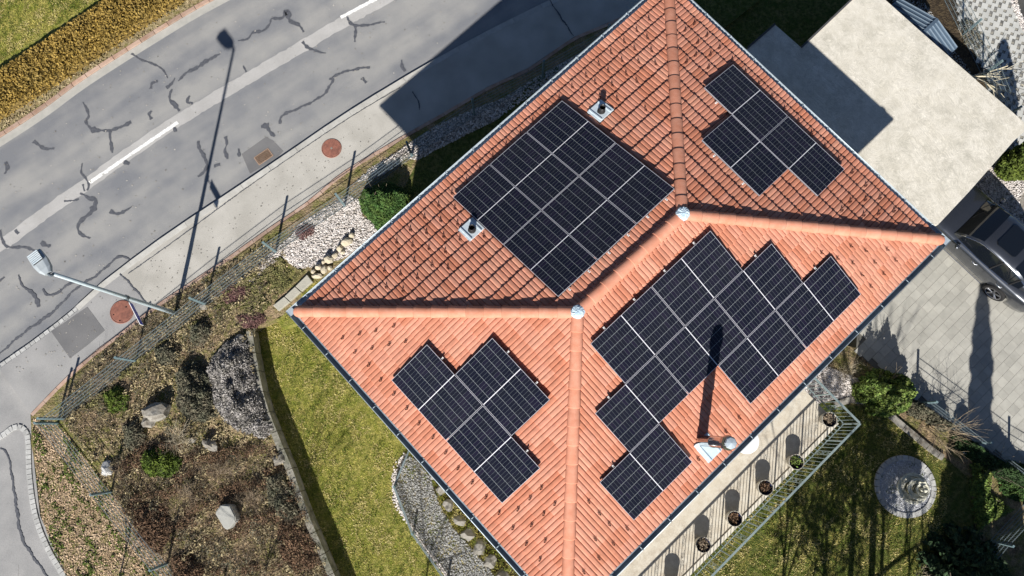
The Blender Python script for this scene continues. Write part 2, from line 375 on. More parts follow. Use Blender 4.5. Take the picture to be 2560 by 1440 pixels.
M_pot = mat('pot_glaze', (.5, .47, .4), .5, (.44, .41, .35), 6)
M_potin = mat('pot_inside', (.01, .02, .07), .12)
M_psoil = mat('pot_soil', (.06, .04, .025), .95, (.1, .07, .04), 30, bump=.01)
M_plaster = mat('fountain_stone', (.72, .71, .63), .8, (.45, .44, .34), 8, bump=.006, bscale=20)

# ------------------------------------------------------------------ roof frame
TH = .7499; EX = Vector((math.cos(TH), math.sin(TH), 0)); NYV = Vector((-EX.y, EX.x, 0)); ZV = Vector((0, 0, 1))
CX, CY, LH, WH, HE, HR = 2.462, 3.3823, 11.954/2, 8.872/2, 5.2434, 6.5803
def K(a, b, z): return Vector((CX, CY, 0))+EX*float(a)+NYV*float(b)+Vector((0, 0, float(z)))
RA = K(-LH+WH, 0, HR); RB = K(LH-WH, 0, HR)
SL = {}
for nm, o, ax, pk in [('NW', K(-LH, WH, HE), EX, RA), ('NE', K(LH, WH, HE), -NYV, RB), ('SE', K(LH, -WH, HE), -EX, RA), ('SW', K(-LH, -WH, HE), NYV, RA)]:
    v = pk-o; v = v-v.dot(ax)*ax; up = v.normalized(); nn = ax.cross(up)
    if nn.z < 0: nn = -nn
    SL[nm] = (o, ax, up, nn)
HH = empty('brick_house', K(0, 0, 0)); MI = Matrix.Translation(-K(0, 0, 0))
tag(HH, 'house with a hipped orange clay tile roof carrying solar panels', 'house')
def hb(mb, name, mats, sm=False, parent=None):
    "part of the house, built in world coordinates"
    o = mb.build(name, mats, None, sm); o.parent = parent or HH
    o.matrix_parent_inverse = MI if (parent is None) else Matrix.Identity(4)
    return o
def child_of(o, root): o.parent = root; o.matrix_parent_inverse = Matrix.Translation(-Vector(root.location))
# tile material: colour per tile through uv cell
M_tile = bpy.data.materials.new('clay_tile'); M_tile.use_nodes = True; t = M_tile.node_tree; P = t.nodes['Principled BSDF']
P.inputs['Roughness'].default_value = .75; P.inputs['Specular IOR Level'].default_value = .25
uv = N(t, 'ShaderNodeUVMap'); fl = N(t, 'ShaderNodeVectorMath', operation='FLOOR'); t.links.new(uv.outputs[0], fl.inputs[0])
wn = N(t, 'ShaderNodeTexWhiteNoise'); wn.noise_dimensions = '2D'; t.links.new(fl.outputs[0], wn.inputs['Vector'])
rp = ramp(t, [(0, (.47, .18, .108)), (.35, (.525, .222, .143)), (.7, (.55, .246, .17)), (1, (.57, .272, .185))]); t.links.new(wn.outputs['Value'], rp.inputs[0])
tc = N(t, 'ShaderNodeTexCoord'); nz = N(t, 'ShaderNodeTexNoise'); nz.inputs['Scale'].default_value = 9; nz.inputs['Detail'].default_value = 6; t.links.new(tc.outputs['Object'], nz.inputs['Vector'])
mr = N(t, 'ShaderNodeMapRange'); mr.inputs['From Min'].default_value = .3; mr.inputs['From Max'].default_value = .7; mr.inputs['To Min'].default_value = .88; mr.inputs['To Max'].default_value = 1.09; t.links.new(nz.outputs[0], mr.inputs[0])
mx = N(t, 'ShaderNodeMixRGB', blend_type='MULTIPLY'); mx.inputs[0].default_value = 1; t.links.new(rp.outputs[0], mx.inputs[1]); t.links.new(mr.outputs[0], mx.inputs[2])
v2 = N(t, 'ShaderNodeTexNoise'); v2.inputs['Scale'].default_value = 28; v2.inputs['Detail'].default_value = 2; t.links.new(tc.outputs['Object'], v2.inputs['Vector'])
r2 = ramp(t, [(.72, (0, 0, 0)), (.78, (1, 1, 1))]); t.links.new(v2.outputs[0], r2.inputs[0])
mx2 = N(t, 'ShaderNodeMixRGB'); t.links.new(r2.outputs[0], mx2.inputs[0]); t.links.new(mx.outputs[0], mx2.inputs[1]); mx2.inputs[2].default_value = (.55, .42, .32, 1)
n4 = N(t, 'ShaderNodeTexNoise'); n4.inputs['Scale'].default_value = 1.1; n4.inputs['Detail'].default_value = 8; n4.inputs['Roughness'].default_value = .7; t.links.new(tc.outputs['Object'], n4.inputs['Vector'])
m4 = N(t, 'ShaderNodeMapRange'); m4.inputs['From Min'].default_value = .3; m4.inputs['From Max'].default_value = .7; m4.inputs['To Min'].default_value = .88; m4.inputs['To Max'].default_value = 1.07; t.links.new(n4.outputs[0], m4.inputs[0])
mx4 = N(t, 'ShaderNodeMixRGB', blend_type='MULTIPLY'); mx4.inputs[0].default_value = 1; t.links.new(mx2.outputs[0], mx4.inputs[1]); t.links.new(m4.outputs[0], mx4.inputs[2])
t.links.new(mx4.outputs[0], P.inputs['Base Color'])

TW, CH, V0 = .2135, .3485, .277       # tile width, course height, first lip
def roof_slope(key, half, peakv):
    o, ax, up, nn = SL[key]; Lm = 2*half
    prof = []     # (u offset, height) of one tile: wide roll, groove, narrow roll, groove
    for a, b, hgt in ((0., .117, .027), (.117, .2135, .024)):
        w = b-a
        for q, hh in ((0, 0), (.05, .5), (.13, .85), (.3, 1.), (.5, 1.), (.72, .97), (.88, .8), (.955, .4)):
            prof.append((a+w*q, hgt*hh))
    nt_ = int(Lm/TW)+2; us = []; hs = []
    for i in range(-1, nt_):
        for (q, hh) in prof: us.append(i*TW+q); hs.append(hh)
    us = np.array(us); hs = np.array(hs)
    mb_v = []; mb_f = []; uvs = []
    vt = peakv
    nc = int((vt-V0)/CH)+2; base = -.035
    A = np.array(ax); U = np.array(up); Nn = np.array(nn); O = np.array(o); n = len(us)
    rs = np.random.RandomState(hash(key) % 1000 if False else sum(map(ord, key)))
    for c in range(-1, nc):
        v0 = V0+c*CH; v1 = v0+CH+.02
        tj = np.repeat(rs.normal(0, .004, nt_+1), len(prof))   # tiles lie slightly uneven
        th = np.repeat(rs.normal(0, .0022, nt_+1), len(prof))
        k = len(mb_v)
        rows = [(v0+tj, base+.01+hs*.9), (v0+tj, base+.056+hs+th), (v0+tj+.012, base+.058+hs+th), (np.full(n, v1), base+hs*.92+th*.5)]
        for r_, (vv, hh) in enumerate(rows):
            Pp = O+us[:, None]*A+vv[:, None]*U+hh[:, None]*Nn
            mb_v.extend(Pp.tolist())
        for r_ in range(3):
            for i in range(n-1):
                if us[i+1]-us[i] < -1: continue
                a = k+r_*n+i; mb_f.append((a, a+1, a+1+n, a+n)); 
                tu = math.floor((us[i]+1e-4)/TW)+.5; uvs.append((tu+sum(map(ord, key)), c+.5))
    me = bpy.data.meshes.new('roof'); me.from_pydata(mb_v, [], mb_f); me.materials.append(M_tile)
    ul = me.uv_layers.new(name='UVMap'); fl_ = np.repeat(np.array(uvs), 4, axis=0); ul.data.foreach_set('uv', fl_.ravel())
    bm = bmesh.new(); bm.from_mesh(me)
    # cut along the hips and at eave
    for cut_o, cut_n in ((o, (ax-_pl(up)).normalized()), (o+ax*Lm, (-ax-_pl(up)).normalized())):
        g = bm.verts[:]+bm.edges[:]+bm.faces[:]
        bmesh.ops.bisect_plane(bm, geom=g, plane_co=cut_o, plane_no=-cut_n, clear_outer=True)
    g = bm.verts[:]+bm.edges[:]+bm.faces[:]; bmesh.ops.bisect_plane(bm, geom=g, plane_co=o, plane_no=-up, clear_outer=True)
    if key in ('NW', 'SE'):
        g = bm.verts[:]+bm.edges[:]+bm.faces[:]; bmesh.ops.bisect_plane(bm, geom=g, plane_co=K(0, 0, 0), plane_no=(_pl(up)), clear_outer=True)
    for f in bm.faces: f.smooth = True
    for e in bm.edges:
        if len(e.link_faces) == 2 and e.calc_face_angle(0) > .9: e.smooth = False
    bm.to_mesh(me); bm.free()
    ob = bpy.data.objects.new('roof', me); COL.objects.link(ob); child_of(ob, HH); return ob
def _pl(v): q = Vector((v.x, v.y, 0)); q.normalize(); return q
PV = WH/math.cos(math.atan((HR-HE)/WH))
for key, half in (('NW', LH), ('NE', WH), ('SE', LH), ('SW', WH)): roof_slope(key, half, PV)

# ridge and hip caps: overlapping half-round tiles
def ridge_run(p, q, r=.125, L=.40, name='ridge_tiles', lift=.0, skip=0.):
    mb = MB(); p = Vector(p); q = Vector(q); d = (q-p); T = d.length; d.normalize(); side = d.cross(ZV).normalized(); upv = side.cross(d)
    if upv.z < 0: upv = -upv
    n = int(T/L)+1; L = T/n; seg = 14
    for i in range(n):
        a = p+d*(i*L-.0); b = p+d*((i+1)*L+.05); jit = R.uniform(-.004, .004)
        r0, r1 = r*1.08, r*.92
        rings = []
        for pt, rr in ((a, r0*.9), (a, r0), (a+d*.02, r0*1.02), (b, r1)):
            rings.append([pt+side*math.cos(math.pi*k/seg*1.16-.08*math.pi)*rr+upv*(math.sin(math.pi*k/seg*1.16-.08*math.pi)*rr*.85+lift+jit) for k in range(seg+1)])
        vs = [v for rg in rings for v in rg]; fs = []
        for j in range(3):
            for k in range(seg): x = j*(seg+1)+k; fs.append((x, x+1, x+seg+2, x+seg+1))
        mb.add(vs, fs)
    return hb(mb, name, M_ridge, True)
up_ = .035
eL, eT, eR, eB = K(-LH, WH, HE), K(LH, WH, HE), K(LH, -WH, HE), K(-LH, -WH, HE)
RAu, RBu = RA+ZV*up_, RB+ZV*up_
ridge_run(RAu, RBu, .13)
ends = {}
for a, b in ((eL, RAu), (eT, RBu), (eR, RBu), (eB, RAu)):
    a2 = a+ZV*up_; d = (b-a2).normalized(); a2 = a2+d*.1
    ridge_run(a2, b-d*.02, .125)
    mb = MB(); side = d.cross(ZV).normalized(); upv = side.cross(d)       # rounded hip end
    rings = []
    for j in range(6):
        ph = j/5*math.pi/2; rr = .131*math.cos(ph); off = -.131*math.sin(ph)
        rings.append([a2+d*(off+.01)+side*math.cos(math.pi*k/14)*rr+upv*math.sin(math.pi*k/14)*rr*.85 for k in range(15)])
    vs = [v for rg in rings for v in rg]; fs = [(j*15+k, j*15+k+1, j*15+k+16, j*15+k+15) for j in range(5) for k in range(14)]
    mb.add(vs, fs); hb(mb, 'hip_end', M_ridge, True)
# zinc caps where hips meet the ridge
for c in (RAu, RBu):
    mb = MB(); n = 28; vs = []; fs = []
    rr = random.Random(int(c.x*100))
    for j, (rad, z) in enumerate(((.15, -.02), (.148, .07), (.13, .115), (.085, .14), (.03, .15))):
        for k in range(n):
            a = 2*math.pi*k/n; q = rad*(1+rr.uniform(-.05, .05)); vs.append((c.x+q*math.cos(a), c.y+q*math.sin(a), c.z+z+rr.uniform(-.012, .012)))
    for j in range(4):
        for k in range(n): a, b = j*n+k, j*n+(k+1) % n; fs.append((a, b, b+n, a+n))
    fs.append(tuple(4*n+k for k in range(n))); mb.add(vs, fs); hb(mb, 'lead_cap', mat('lead_blue', (.4, .52, .62), .6, (.55, .66, .74), 14, bump=.01, bscale=20), False)
# gutters (half-round, open above) with outer bead and brackets
GW = .15
def gut(mb, mbb, a, b, outw):
    d = (b-a).normalized(); seg = 8; r = GW/2; cz = HE-.045
    rings = []
    ext = GW+.004
    for pt, e in ((a, -ext), (b, ext)):
        row = []
        for k in range(seg+1):
            an = math.pi*k/seg; off = r+.005+math.cos(an)*r      # from outer bead to wall side
            row.append(pt+outw*off+d*(e*(off/GW))+ZV*(cz-HE-math.sin(an)*r))
        rings.append(row)
    vs = [v for q in rings for v in q]; mb.add(vs, [(k, k+1, seg+2+k, seg+1+k) for k in range(seg)])
    o1 = a+outw*GW-d*GW+ZV*(cz-HE+.004); o2 = b+outw*GW+d*GW+ZV*(cz-HE+.004)
    mb.tube([o1, o2], .011, 6, 1)
    L = (b-a).length; n = int(L/.8)
    for i in range(n): 
        p = a+d*(L*(i+.5)/n)+ZV*(cz-HE+.012); mbb.box(p+outw*GW*.5, (.022, GW, .004), ax=(d, outw, ZV)); mbb.box(p+outw*(GW-.004), (.03, .02, .014), ax=(d, outw, ZV))
for key, half in (('NW', LH), ('NE', WH), ('SE', LH), ('SW', WH)):
    o, ax, up, nn = SL[key]; mb = MB(); mbb = MB(); gut(mb, mb, o+ZV*0, o+ax*2*half, -_pl(up)); g = hb(mb, 'gutter', [M_gut if key in ('SE', 'SW') else M_zinc2, M_zinc2], True)  # NW and NE insides get paler zinc, sunlight put into the colour
mb = MB()
for a, b in ((-1, 1), (1, 1), (1, -1), (-1, -1)): mb.box(K(a*(LH+GW*.42), b*(WH+GW*.42), HE-.032), (GW*.98, GW*.98, .012), ax=(EX, NYV, ZV)); mb.box(K(a*(LH-.1), b*(WH-.1), HE-.08), (.26, .26, .09), ax=(EX, NYV, ZV))
for i_ in range(4):
    m2 = MB(); m2.v = mb.v[i_*16:i_*16+16]; m2.f = [tuple(q-i_*16 for q in f) for f in mb.f[i_*12:i_*12+12]]; m2.m = [0]*12; hb(m2, 'gutter_corner', M_zinc2)
# eave flashing, soffit, walls
mb = MB()
for key, half in (('NW', LH), ('NE', WH), ('SE', LH), ('SW', WH)):
    o, ax, up, nn = SL[key]; c = o+ax*half+_pl(up)*.07-ZV*.075; mb.box(c, (2*half-.14, .02, .13), ax=(ax, _pl(up), ZV))
hb(mb, 'fascia', M_wood)
mb = MB(); mb.prism([tuple(K(a, b, 0)[:2]) for a, b in ((-LH+.1, -WH+.1), (LH-.1, -WH+.1), (LH-.1, WH-.1), (-LH+.1, WH-.1))], HE-.17, HE-.14); hb(mb, 'soffit', M_wood)
WI = .85
mb = MB(); mb.prism([tuple(K(a, b, 0)[:2]) for a, b in ((-LH+WI, -WH+WI), (LH-WI, -WH+WI), (LH-WI, WH-WI), (-LH+WI, WH-WI))], -1.5, HE-.17); hb(mb, 'wall', M_wall)
# windows on the walls under the eaves
for fx, fy, nx_, w in ((-2.2, -WH+WI, -1, 1.2), (1.4, -WH+WI, -1, 2.0), (-2.5, WH-WI, 1, 1.2), (2.0, WH-WI, 1, 1.2)):
    mb = MB(); c = K(fx, fy, 3.6 if nx_ > 0 else 3.15)+NYV*nx_*.02; hgt = 1.3 if nx_ > 0 else 2.1
    mb.box(c, (w+.16, .06, hgt+.16), ax=(EX, NYV, ZV)); wf = hb(mb, 'window', M_white)
    mb = MB(); mb.box(c+NYV*nx_*.035-K(0, 0, 0), (w, .02, hgt), ax=(EX, NYV, ZV)); p_ = mb.build('pane', M_potin, wf); p_.matrix_parent_inverse = Matrix.Identity(4); p_.location = K(0, 0, 0)

# ------------------------------------------------------------------ snow guards
def gmesh():
    mb = MB()
    mb.tube([(-.036, 0, 0), (-.01, -.025, .085), (.01, -.025, .085), (.036, 0, 0)], .009, 5); mb.box((0, -.017, .06), (.034, .008, .05))
    mb.tube([(0, -.025, .085), (0, .06, .02)], .005, 4)
    mb.box((0, .03, .01), (.02, .08, .005))
    return mb
gme = gmesh(); gme.v = [(x*.72, y*.72, z*.8) for x, y, z in gme.v]; gpos = []
def gadd(key, course, i0, i1, step=2):
    o, ax, up, nn = SL[key]; Ls = 2*(LH if key in ('NW', 'SE') else WH); v = V0+CH*course+.17
    i = i0
    while i < i1:
        u = i*TW+.058+TW*.5
        if v*.96+.42 < u < Ls-v*.96-.42: gpos.append((key, u, v))
        i += step
ARR = {}
# (slope, course, first tile, last tile)
for a in (('NW', 0, 2, 54, 2), ('NW', 1, 3, 21, 2), ('NW', 2, 4, 20, 2), ('NW', 3, 7, 19, 2), ('NW', 4, 14, 20, 5),
          ('NW', 1, 38, 54, 2), ('NW', 2, 39, 50, 2), ('NW', 3, 40, 48, 3), ('NW', 5, 41, 46, 4),
          ('NE', 0, 1, 40, 2), ('NE', 1, 3, 12, 2), ('NE', 1, 32, 40, 2), ('NE', 2, 4, 11, 2), ('NE', 2, 31, 37, 2), ('NE', 3, 6, 9, 2), ('NE', 3, 31, 34, 2),
          ('SE', 0, 1, 54, 2), ('SE', 1, 3, 12, 2), ('SE', 2, 5, 12, 2), ('SE', 3, 6, 12, 2), ('SE', 4, 8, 12, 3), ('SE', 1, 42, 54, 2), ('SE', 2, 43, 50, 3), ('SE', 3, 42, 48, 4), ('SE', 1, 20, 24, 3),
          ('SW', 0, 1, 40, 2), ('SW', 1, 2, 12, 2), ('SW', 2, 4, 12, 2), ('SW', 3, 6, 13, 2), ('SW', 1, 32, 39, 2), ('SW', 2, 31, 36, 2), ('SW', 3, 30, 34, 2), ('SW', 4, 12, 14, 2)):
    gadd(*a)
guard_defs = []      # filtered by the arrays below

# ------------------------------------------------------------------ solar panels
PW, PL, GAP, OFF = 1.134, 1.762, .02, .14
M_cell = bpy.data.materials.new('solar_cells'); M_cell.use_nodes = True; t = M_cell.node_tree; P = t.nodes['Principled BSDF']
P.inputs['Roughness'].default_value = .14; P.inputs['Specular IOR Level'].default_value = .28
uv = N(t, 'ShaderNodeUVMap'); sx = N(t, 'ShaderNodeSeparateXYZ'); t.links.new(uv.outputs[0], sx.inputs[0])
def near(inp, n_, w):
    mu = N(t, 'ShaderNodeMath', operation='MULTIPLY'); t.links.new(inp, mu.inputs[0]); mu.inputs[1].default_value = n_
    ad = N(t, 'ShaderNodeMath', operation='ADD'); t.links.new(mu.outputs[0], ad.inputs[0]); ad.inputs[1].default_value = .5
    fr = N(t, 'ShaderNodeMath', operation='FRACT'); t.links.new(ad.outputs[0], fr.inputs[0])
    su = N(t, 'ShaderNodeMath', operation='SUBTRACT'); t.links.new(fr.outputs[0], su.inputs[0]); su.inputs[1].default_value = .5
    ab = N(t, 'ShaderNodeMath', operation='ABSOLUTE'); t.links.new(su.outputs[0], ab.inputs[0])
    lt = N(t, 'ShaderNodeMath', operation='LESS_THAN'); t.links.new(ab.outputs[0], lt.inputs[0]); lt.inputs[1].default_value = w*n_; return lt.outputs[0]
g1 = near(sx.outputs[0], 24, .0016/1.72); g2 = near(sx.outputs[1], 6, .0024/1.09)
sb = N(t, 'ShaderNodeMath', operation='SUBTRACT'); t.links.new(sx.outputs[0], sb.inputs[0]); sb.inputs[1].default_value = .5
ab = N(t, 'ShaderNodeMath', operation='ABSOLUTE'); t.links.new(sb.outputs[0], ab.inputs[0])
g3 = N(t, 'ShaderNodeMath', operation='LESS_THAN'); t.links.new(ab.outputs[0], g3.inputs[0]); g3.inputs[1].default_value = .0085/1.72
fl = N(t, 'ShaderNodeVectorMath', operation='MULTIPLY'); t.links.new(uv.outputs[0], fl.inputs[0]); fl.inputs[1].default_value = (24, 6, 1)
f2 = N(t, 'ShaderNodeVectorMath', operation='FLOOR'); t.links.new(fl.outputs[0], f2.inputs[0])
oi = N(t, 'ShaderNodeObjectInfo'); av = N(t, 'ShaderNodeVectorMath', operation='ADD'); t.links.new(f2.outputs[0], av.inputs[0]); t.links.new(oi.outputs['Random'], av.inputs[1])
wn = N(t, 'ShaderNodeTexWhiteNoise'); t.links.new(av.outputs[0], wn.inputs['Vector'])
rp = ramp(t, [(0, (.0075, .0085, .016)), (.6, (.0085, .0095, .019)), (1, (.012, .0105, .024))]); t.links.new(wn.outputs['Value'], rp.inputs[0])
cur = rp.outputs[0]
for fac, c in ((g1, (.13, .15, .16)), (g2, (.32, .35, .36)), (g3.outputs[0], (.72, .72, .76))):
    mx = N(t, 'ShaderNodeMixRGB'); t.links.new(fac, mx.inputs[0]); t.links.new(cur, mx.inputs[1]); mx.inputs[2].default_value = (*c, 1); cur = mx.outputs[0]
tcd = N(t, 'ShaderNodeTexCoord'); nzd = N(t, 'ShaderNodeTexNoise'); nzd.inputs['Scale'].default_value = 2.2; nzd.inputs['Detail'].default_value = 7; t.links.new(tcd.outputs['Object'], nzd.inputs['Vector'])
addr = N(t, 'ShaderNodeMath', operation='MULTIPLY_ADD'); t.links.new(oi.outputs['Random'], addr.inputs[0]); addr.inputs[1].default_value = .22; t.links.new(nzd.outputs[0], addr.inputs[2])
rd = ramp(t, [(.45, (0, 0, 0)), (.95, (.035, .035, .035))]); t.links.new(addr.outputs[0], rd.inputs[0])
mxd = N(t, 'ShaderNodeMixRGB'); t.links.new(rd.outputs[0], mxd.inputs[0]); t.links.new(cur, mxd.inputs[1]); mxd.inputs[2].default_value = (.2, .19, .18, 1)
t.links.new(mxd.outputs[0], P.inputs['Base Color'])
mrr = N(t, 'ShaderNodeMapRange'); mrr.inputs['To Min'].default_value = .1; mrr.inputs['To Max'].default_value = .2; t.links.new(nzd.outputs[0], mrr.inputs[0]); t.links.new(mrr.outputs[0], P.inputs['Roughness'])
fw = .007
mbf = MB()
for sx_ in (-1, 1): mbf.box((sx_*(PL/2-fw/2), 0, -.003), (fw, PW-2*fw-.0004, .006)); mbf.box((sx_*(PL/2-fw/2), 0, -.021), (fw, PW-2*fw-.0004, .029), mi=1)
for sy_ in (-1, 1): mbf.box((0, sy_*(PW/2-fw/2), -.003), (PL, fw, .006)); mbf.box((0, sy_*(PW/2-fw/2), -.021), (PL, fw, .029), mi=1)
mef = mbf.build('frame', [M_frame, M_fside]).data; bpy.data.objects.remove(bpy.data.objects['frame'])
mg = bpy.data.meshes.new('cells'); a_, b_ = PL/2-fw, PW/2-fw
mg.from_pydata([(-a_, -b_, -.004), (a_, -b_, -.004), (a_, b_, -.004), (-a_, b_, -.004), (-a_, -b_, -.03), (a_, -b_, -.03), (a_, b_, -.03), (-a_, b_, -.03)], [], [(0, 1, 2, 3), (7, 6, 5, 4)])
mg.materials.append(M_cell); mg.materials.append(M_back); mg.polygons[1].material_index = 1
ul = mg.uv_layers.new(name='UVMap')
for li, c in zip(range(4), ((.002, .004), (.998, .004), (.998, .996), (.002, .996))): ul.data[li].uv = c
mbc = MB(); mbc.box((0, 0, -.05), (.035, .06, .014)); mbc.box((0, .022, -.036), (.035, .012, .024)); mbc.box((0, -.018, -.036), (.035, .01, .024))
mec = mbc.build('mounting_clamp', M_clamp).data; bpy.data.objects.remove(bpy.data.objects['mounting_clamp'])
def panel(key, uc, vc, long_u, label, topfree, group='solar panels mounted on the tiled roof'):
    o, ax, up, nn = SL[key]; c = o+uc*ax+vc*up+OFF*nn
    xa, ya = (ax, up) if long_u else (up, -ax)
    if xa.cross(ya).dot(nn) < 0: xa = -xa
    r = bpy.data.objects.new('solar_panel', None); COL.objects.link(r); r.empty_display_size = .2
    mm = Matrix.Identity(4)
    for i in range(3): mm[i][0] = xa[i]; mm[i][1] = ya[i]; mm[i][2] = nn[i]; mm[i][3] = c[i]
    mm = mm @ Matrix.Rotation(R.gauss(0, .0025), 4, 'X') @ Matrix.Rotation(R.gauss(0, .0025), 4, 'Y')
    r.matrix_world = mm; tag(r, label, 'solar panel', group)
    for me, nm in ((mef, 'frame'), (mg, 'cells')):
        q = bpy.data.objects.new(nm, me); COL.objects.link(q); q.parent = r
    su, sv = ((PL/2, PW/2) if long_u else (PW/2, PL/2)); ARR.setdefault(key, []).append((uc-su, uc+su, vc-sv, vc+sv))
    # two rails under the panel, along the eave
    ca = Vector(ax); 
    for s in (-1, 1):
        loc = up*(s*sv*.55); l = mm.inverted().to_3x3() @ loc
        mb = MB(); dir_ = mm.inverted().to_3x3() @ ca
        mb.box((l.x, l.y, -.06), (2*su-.04, .04, .045), ax=(dir_, Vector((0, 0, 1)).cross(dir_), Vector((0, 0, 1))))
        mb.build('mounting_rail', M_alu, r)
    if topfree:
        for s in (-.5, .5):
            loc = up*(sv+.04)+ax*(su*s); l = mm.inverted().to_3x3() @ loc
            q = bpy.data.objects.new('mounting_clamp', mec); COL.objects.link(q); q.parent = r; q.location = (l.x, l.y, 0)
            vv = mm.inverted().to_3x3() @ up; q.rotation_euler = (0, 0, math.atan2(vv.y, vv.x)-math.pi/2)
P1, L1 = PW+GAP, PL+GAP
u, v = 4.378, .5914
posn = {(0, 0): 'left corner panel', (1, 0): 'middle gutter-side panel', (2, 0): 'top corner panel', (0, 1): 'bottom corner panel', (1, 1): 'middle ridge-side panel', (2, 1): 'right corner panel'}
for j in range(2):
    for i in range(3):
        panel('NW', u+PW/2+i*P1, v+PL/2+j*L1, False, posn[(i, j)]+' of the six-panel rectangular block beside the road', j == 1)
u, v = 2.6227, .6237
panel('NE', u+PL/2, v+PW/2, True, 'topmost panel of the three facing the carport, farthest along the gutter', True)
panel('NE', u+PL/2+L1, v+PW/2, True, 'lowest panel of the three facing the carport, ending nearest the parked car', False)
panel('NE', u+PL/2+.5*L1, v+PW/2+P1, True, 'inner panel of the group facing the carport, one row nearer the ridge', True)
u, v = 2.4387, .5446
for (row, i, lab, tf) in ((0, 0, 'panel at the right end of the stepped eight-panel array, nearest the parked car', True), (0, 1, 'panel above the terrace gutter, between the chimney shadow and the right end panel', False),
                      (0, 3, 'lone bottom panel hanging below the stepped array beside the chimney', True),
                      (1, .5, 'middle row panel at the array step under the second peak', True), (1, 1.5, 'middle row panel crossed by the chimney shadow tip', False), (1, 2.5, 'left panel of the middle row, just above the lone bottom panel', True),
                      (2, 1, 'upper row right panel with its tip nearest the hip ridge', True), (2, 2, 'upper row left panel beside the zinc ridge junction', True)):
    panel('SE', u+PL/2+i*L1, v+PW/2+row*P1, True, lab, tf)
u, v = 2.6315, .6782
panel('SW', u+PL/2, v+PW/2, True, 'lower right panel of the three above the lawn-side gutter', True)
panel('SW', u+PL/2+L1, v+PW/2, True, 'left panel of the three above the lawn-side gutter', True)
panel('SW', u+PL/2+.5*L1, v+PW/2+P1, True, 'inner panel of the three on the lawn side, nearest the hip ridge', True)
# now place the guards that are clear of the panels
me_g = gme.build('snow_guard', M_guard); mesh_g = me_g.data; bpy.data.objects.remove(me_g)
gpos = [g for g in gpos if not any(a-.12 < g[1] < b+.12 and c-.1 < g[2] < d+.1 for a, b, c, d in ARR.get(g[0], []))]
R.shuffle(gpos); rest = MB()
for i, (key, u, v) in enumerate(gpos):
    o, ax, up, nn = SL[key]; c = o+u*ax+(v+R.gauss(0, .012))*up+nn*.028; xa = ax; ya = up
    if xa.cross(ya).dot(nn) < 0: xa = -ax
    mm = Matrix.Identity(4); tw = R.gauss(0, .1); xa, ya = xa*math.cos(tw)+ya*math.sin(tw), ya*math.cos(tw)-xa*math.sin(tw)
    for q in range(3): mm[q][0] = xa[q]; mm[q][1] = ya[q]; mm[q][2] = nn[q]; mm[q][3] = c[q]
    if i < 100:
        q = bpy.data.objects.new('snow_guard', mesh_g); COL.objects.link(q); q.parent = HH; q.matrix_parent_inverse = MI; q.matrix_basis = mm
    else:
        rest.add([mm @ Vector(vv) for vv in gme.v], gme.f)
if rest.v:
    q = hb(rest, 'snow_guards', M_guard); q['kind'] = 'stuff'

# ------------------------------------------------------------------ chimney and vent pipes
def onslope(key, px, py):
    o, ax, up, nn = SL[key]; c = Vector((0, 0, HC)); r = Vector(RW @ np.array([px-1280, py-720, F])); tt = (o-c).dot(nn)/r.dot(nn); return c+r*tt
b = onslope('SE', 1753, 1102); top = Vector((b.x, b.y, b.z+2.3))
mb = MB(); mb.lathe([(.118, -.1), (.118, 1.0), (.1225, 1.005), (.1225, 1.03), (.118, 1.035), (.118, 2.0)], b, 28); ch = hb(mb, 'chimney', M_steel, True)
rel = b-K(0, 0, 0)
mb = MB(); mb.lathe([(.12, 1.92), (.145, 1.95), (.145, 2.12), (.115, 2.16), (.1, 2.16), (.1, 2.1), (.0, 2.1)], rel, 8); q = mb.build('cap', mat('steel_dark', (.3, .3, .31), .25, metal=1.), ch)
mb = MB(); mb.lathe([(.0, 2.22), (.115, 2.21), (.12, 2.23), (.1, 2.27), (.0, 2.29)], rel, 8); 
for k in range(4): a = k*math.pi/2+.4; mb.tube([(rel.x+.11*math.cos(a), rel.y+.11*math.sin(a), rel.z+2.1), (rel.x+.11*math.cos(a), rel.y+.11*math.sin(a), rel.z+2.22)], .008, 5)
q = mb.build('rain_cover', mat('zinc_cover', (.4, .47, .53), .5, (.48, .55, .6), 8, metal=.3), ch)
for o_ in ch.children: o_.matrix_parent_inverse = Matrix.Identity(4); o_.location = K(0, 0, 0)
def flash(key, c, su, sv, dv=0., seams=True, thick=.045, m=M_zincl):
    o, ax, up, nn = SL[key]; mb = MB(); c0 = c+up*dv
    mb.box(c0+nn*(.03), (su, sv, .06), ax=(ax, up, nn))
    if seams:
        for s in (-.36, .3): mb.box(c0+nn*(.068)+ax*su*s, (.028, sv*.98, .03), ax=(ax, up, nn))
    return hb(mb, 'flashing', m)
flash('SE', b, .42, .52, -.2, m=mat('flashing_blue', (.45, .56, .64), .5, (.55, .66, .73), 6, metal=.1))
for px, py in ((1503, 281), (1181, 577)):
    b = onslope('NW', px, py)
    mb = MB(); mb.lathe([(.1, -.05), (.1, .05), (.088, .055), (.085, .12), (.07, .13), (.07, .3), (.062, .3), (.06, .05)], b, 22); hb(mb, 'vent_pipe', M_black, True)
    mb = MB(); mb.lathe([(.0, .06), (.06, .06)], b, 16); hb(mb, 'vent_opening', M_dark0)
    flash('NW', b, .44, .42, -.02)

